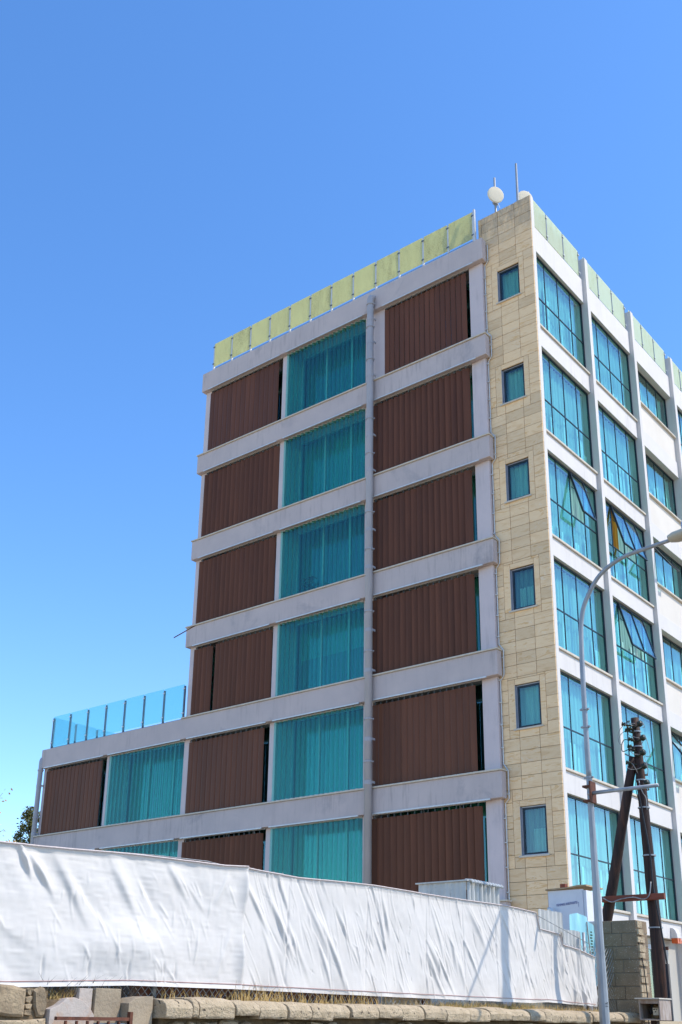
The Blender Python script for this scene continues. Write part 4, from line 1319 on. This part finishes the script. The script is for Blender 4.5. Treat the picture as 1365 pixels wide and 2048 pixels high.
for (x, z) in ((3.97, 5.868), (4.245, 4.785), (4.25, 4.505)):
    part('bracket', MB().box(x - 0.03, x + 0.03, -4.96, -4.945, z - 0.018, z - 0.006).box(x - 0.03, x + 0.03, -4.96, -4.945, z + 0.006, z + 0.018)
         .box(x - 0.03, x - 0.014, -4.96, -4.945, z - 0.006, z + 0.006).box(x + 0.014, x + 0.03, -4.96, -4.945, z - 0.006, z + 0.006), 'rust', UP)
for (x, z, r) in ((4.06, 5.676, .085), (4.066, 5.378, .088), (4.078, 4.723, .095), (4.09, 4.195, .1), (4.13, 2.0, .118), (4.12, 3.3, .112)):
    part('clamp', MB().tube([(x, -4.82, z - 0.012), (x, -4.82, z + 0.012)], r + 0.012, 14), 'steel', UP)
WIRES = [[[4.11, 5.81], [4.0, 5.81], [3.89, 5.8], [3.78, 5.73], [3.73, 5.61], [3.76, 5.48], [3.81, 5.42]], [[4.06, 5.76], [4.0, 5.81], [3.93, 5.8]],
         [[3.96, 5.71], [3.83, 5.63], [3.76, 5.5], [3.8, 5.42]], [[3.96, 5.63], [4.0, 5.58], [4.1, 5.53], [4.21, 5.5]],
         [[3.97, 5.49], [3.9, 5.51], [3.84, 5.47], [3.8, 5.43], [3.79, 5.34], [3.83, 5.29], [3.91, 5.29], [3.96, 5.32]],
         [[3.99, 5.34], [4.0, 5.27], [4.05, 5.21], [4.13, 5.2], [4.22, 5.2]], [[3.92, 5.03], [3.91, 4.96], [3.97, 4.92], [4.07, 4.92], [4.14, 4.94], [4.23, 4.95]],
         [[3.98, 5.04], [4.03, 5.0], [4.06, 4.92], [4.08, 4.84]], [[4.23, 5.79], [4.28, 5.79], [4.3, 5.73], [4.28, 5.71], [4.24, 5.72]],
         [[4.24, 5.55], [4.3, 5.54], [4.33, 5.44], [4.34, 5.27], [4.35, 5.13], [4.38, 5.13], [4.36, 5.12], [4.29, 5.13], [4.24, 5.18]],
         [[4.2, 5.65], [4.22, 5.53]], [[4.25, 5.44], [4.23, 5.36], [4.24, 5.25]], [[4.25, 5.14], [4.29, 5.01], [4.3, 4.86], [4.27, 4.81]],
         [[4.06, 4.83], [4.05, 4.64], [4.04, 4.5], [4.06, 4.27]], [[4.1, 4.69], [4.13, 4.58], [4.17, 4.44], [4.2, 4.35], [4.2, 4.13]]]
def smooth_path(p, n=4):
    p = [Vector(q) for q in p]
    out = []
    for i in range(len(p) - 1):
        a, b, c, d = p[max(i - 1, 0)], p[i], p[i + 1], p[min(i + 2, len(p) - 1)]
        for k in range(n):
            t = k / n
            out.append(0.5 * ((2 * b) + (c - a) * t + (2 * a - 5 * b + 4 * c - d) * t * t + (3 * b - a - 3 * c + d) * t ** 3))
    out.append(p[-1])
    return out
for i, w_ in enumerate(WIRES):
    bulge = lambda q: -4.97 - 0.04 * math.sin(q * 1.3)
    pts = smooth_path([(a, bulge(q), b) for q, (a, b) in enumerate(w_)])
    part('loose_wire', MB().tube(pts, 0.0085 if i in (4, 13, 14) else 0.0065, 5), 'black' if i in (4, 13) else 'wire', UP, smooth=True)
cbk = smooth_path([(4.05, -4.96, 4.6), (4.12, -4.955, 4.0), (4.19, -4.95, 3.3), (4.20, -4.95, 2.7), (4.26, -4.96, 2.2), (4.30, -4.95, 1.8), (4.335, -4.93, 1.34), (4.335, -4.93, 1.3)])
part('power_cable', MB().tube(cbk, 0.016, 7), 'black', UP, smooth=True)
part('conduit', MB().tube([(4.335, -4.93, 1.36), (4.335, -4.93, GZ)], 0.034, 10), 'black', UP, smooth=True)
part('bolt', MB().box(4.27, 4.36, -4.9, -4.87, 1.60, 1.66), 'rust', UP)
bc = smooth_path([(3.24, -5.06, 2.56), (3.42, -5.07, 2.47), (3.60, -5.07, 2.51), (3.85, -5.07, 2.535), (4.05, -5.07, 2.49), (4.16, -5.06, 2.56), (4.18, -4.99, 2.8)])
part('beam_cable', MB().tube(bc, 0.011, 6), 'wire', UP, smooth=True)

# ------------------------------------------------------------------ street lamp
LX, LY = 5.14, -9.275
SLP = empty('street_lamp', (LX, LY, GZ), 'galvanised street lamp post with curved arm in front of the fence', 'street lamp')
ph = MB().tube([(LX, LY, GZ), (LX, LY, 0.3), (LX, LY, 1.5), (LX, LY, 2.8), (LX, LY, 3.85)], [0.085, 0.074, 0.060, 0.050, 0.043], 10)
part('pole', ph, 'steel', SLP)
arm = smooth_path([(LX, LY, 3.85), (LX, LY, 5.0), (LX + 0.015, LY, 6.0), (LX + 0.05, LY, 6.42), (LX + 0.15, LY, 6.72), (LX + 0.41, LY, 7.08), (LX + 0.8, LY, 7.275), (LX + 1.26, LY, 7.33), (LX + 1.62, LY, 7.36)], 6)
part('arm', MB().tube(arm, [0.041 - 0.012 * i / (len(arm) - 1) for i in range(len(arm))], 12), 'steel', SLP, smooth=True)
for z_ in (3.86, 4.65, 4.93):
    part('collar', MB().tube([(LX, LY, z_ - 0.015), (LX, LY, z_ + 0.015)], 0.052, 12).box(LX - 0.075, LX + 0.075, LY - 0.02, LY + 0.02, z_ - 0.012, z_ + 0.012), 'steel', SLP)
hd = MB()
hx, hz = LX + 1.98, 7.40
prof = [(0.02, -0.42), (0.09, -0.40), (0.135, -0.30), (0.15, -0.10), (0.15, 0.15), (0.12, 0.32), (0.05, 0.40), (0.0, 0.41)]
hd.lathe(prof, (hx, LY, hz), (1, 0, 0.10), 18)
hd.v = [(x, y, hz + (z_ - hz) * (0.62 if z_ > hz else 0.55)) for (x, y, z_) in hd.v]
lh = part('lamp_head', hd, 'lamp', SLP, smooth=True)
part('photocell', MB().tube([(hx - 0.16, LY, hz + 0.09), (hx - 0.16, LY, hz + 0.20)], 0.035, 10), 'frame_alu', lh)
part('side_arm', MB().tube([(LX, LY - 0.075, 3.60), (LX + 1.10, LY - 0.075, 3.60)], 0.028, 10), 'steel', SLP, smooth=True)
part('side_arm_bracket', MB().box(LX + 0.05, LX + 0.075, LY - 0.13, LY + 0.05, 3.46, 3.78).box(LX - 0.08, LX + 0.055, LY - 0.09, LY + 0.08, 3.48, 3.51).box(LX - 0.08, LX + 0.055, LY - 0.09, LY + 0.08, 3.70, 3.73), 'rust', SLP)
fc = bpy.data.curves.new('lettering', 'FONT')
fc.body = '17'; fc.size = 0.075; fc.extrude = 0.002; fc.align_x = 'CENTER'
fo = bpy.data.objects.new('lettering', fc); COL.objects.link(fo)
bpy.context.view_layer.update()
me = bpy.data.meshes.new_from_object(fo.evaluated_get(bpy.context.evaluated_depsgraph_get()))
bpy.data.objects.remove(fo)
ctr = sum((v.co for v in me.vertices), Vector()) / len(me.vertices)
for v in me.vertices:
    c = v.co - ctr
    ang = math.radians(-28) + (c.y) / 0.086          # written sideways, wrapped on the tube
    v.co = Vector((LX + 0.075 * math.cos(ang), LY + 0.075 * math.sin(ang), 0.60 + c.x))
me.materials.clear(); me.materials.append(M['black'])
link('lettering', me, SLP)

# ------------------------------------------------------------------ trees at the left edge
def leaf_cloud(centres, n, size, rng, tri=False):
    mb = MB()
    for (c, r) in centres:
        for i in range(n):
            p = Vector(c) + Vector((rng.gauss(0, r), rng.gauss(0, r), rng.gauss(0, r * 0.9)))
            a = Vector((rng.gauss(0, 1), rng.gauss(0, 1), rng.gauss(0, 1))).normalized()
            b = a.cross(Vector((rng.gauss(0, 1), rng.gauss(0, 1), rng.gauss(0, 1)))).normalized()
            s = size * rng.uniform(0.6, 1.3)
            q = len(mb.v)
            mb.v += [tuple(p - a * s), tuple(p + b * s * .5), tuple(p + a * s), tuple(p - b * s * .5)]
            mb.f.append((q, q + 1, q + 2, q + 3))
    return mb
tr_ = random.Random(3)
cx_, cy2 = -34.62, 8.75
CT = empty('cypress_tree', (cx_, cy2, GZ), 'dark green cypress top rising beside the low wing', 'tree')
part('trunk', MB().tube([(cx_, cy2, GZ), (cx_ + .05, cy2, 4), (cx_ + 0.1, cy2, 9.9)], [0.28, 0.2, 0.04], 8), 'bark', CT)
cen = []
z_ = 0.6
br_ = MB()
while z_ < 10.1:
    rad = 0.62 if z_ < 9.2 else 0.60 - (z_ - 9.2) * 0.15
    for q in range(7):
        a = tr_.uniform(0, 6.28); rr_ = tr_.uniform(0.25, 1.0) * rad
        c = (cx_ + rr_ * math.cos(a), cy2 + rr_ * math.sin(a), z_ + tr_.uniform(-.15, .2))
        cen.append((c, 0.11))
        br_.tube([(cx_ + .07, cy2, z_ - 0.3), c], 0.015, 3, False)
    z_ += 0.27
part('branches', br_, 'bark', CT)
part('crown', leaf_cloud(cen, 46, 0.075, tr_), 'leaf_dark', CT)
gx, gy = -11.85, -9.6
GTt = empty('yellow_tree', (gx, gy, 0.4), 'sparse tree with yellow autumn leaves at the left edge of the lot', 'tree')
part('trunk', MB().tube([(gx, gy, 0.4), (gx + .05, gy, 2.0), (gx, gy, 3.4)], [0.11, 0.09, 0.04], 8), 'bark', GTt)
br_ = MB(); cen = []
for q in range(46):
    a = tr_.uniform(0, 6.28); r0 = tr_.uniform(0.5, 1.50)
    e_ = Vector((gx + r0 * math.cos(a), gy + r0 * math.sin(a), tr_.uniform(3.4, 6.0)))
    s_ = Vector((gx, gy, tr_.uniform(2.2, 3.4)))
    m_ = (s_ + e_) / 2 + Vector((0, 0, 0.25))
    br_.tube([s_, m_, e_], [0.018, 0.01, 0.004], 4, False)
    for t in (0.55, 0.75, 0.9, 1.0): cen.append((tuple(m_.lerp(e_, t)), 0.12))
for (px, py, pz) in ((-10.36, -8.654, 4.30), (-10.44, -8.75, 4.28), (-10.50, -8.8, 4.15), (-10.33, -8.63, 4.22)):   # low twig reaching past the fence top
    br_.tube([(gx + .05, gy, 2.6), (px - .2, py - .25, pz - 0.45), (px, py, pz)], [0.015, 0.007, 0.003], 4, False)
    cen.append(((px, py, pz), 0.03))
part('branches', br_, 'bark', GTt)
part('crown', leaf_cloud(cen, 5, 0.042, tr_), 'leaf_gold', GTt)

# ------------------------------------------------------------------ pole on the pavement edge, beyond the right of the picture: throws its shadow on the fabric
SP = empty('stayed_pole', (8.0, -9.34, GZ), 'tall wooden pole with a stay cable at the road edge beyond the lamp post', 'utility pole')
part('pole_shaft', rough_pole((8.0, -9.34, GZ), (8.0, -9.34, 7.2), 0.12, 0.085), 'wood_dark', SP, smooth=True)
part('stay_cable', MB().tube([(8.0, -9.34, 6.55), (8.0, -10.3, 5.22), (8.3, -11.2, 4.2), (10.6, -14.5, GZ)], 0.02, 6), 'black', SP)
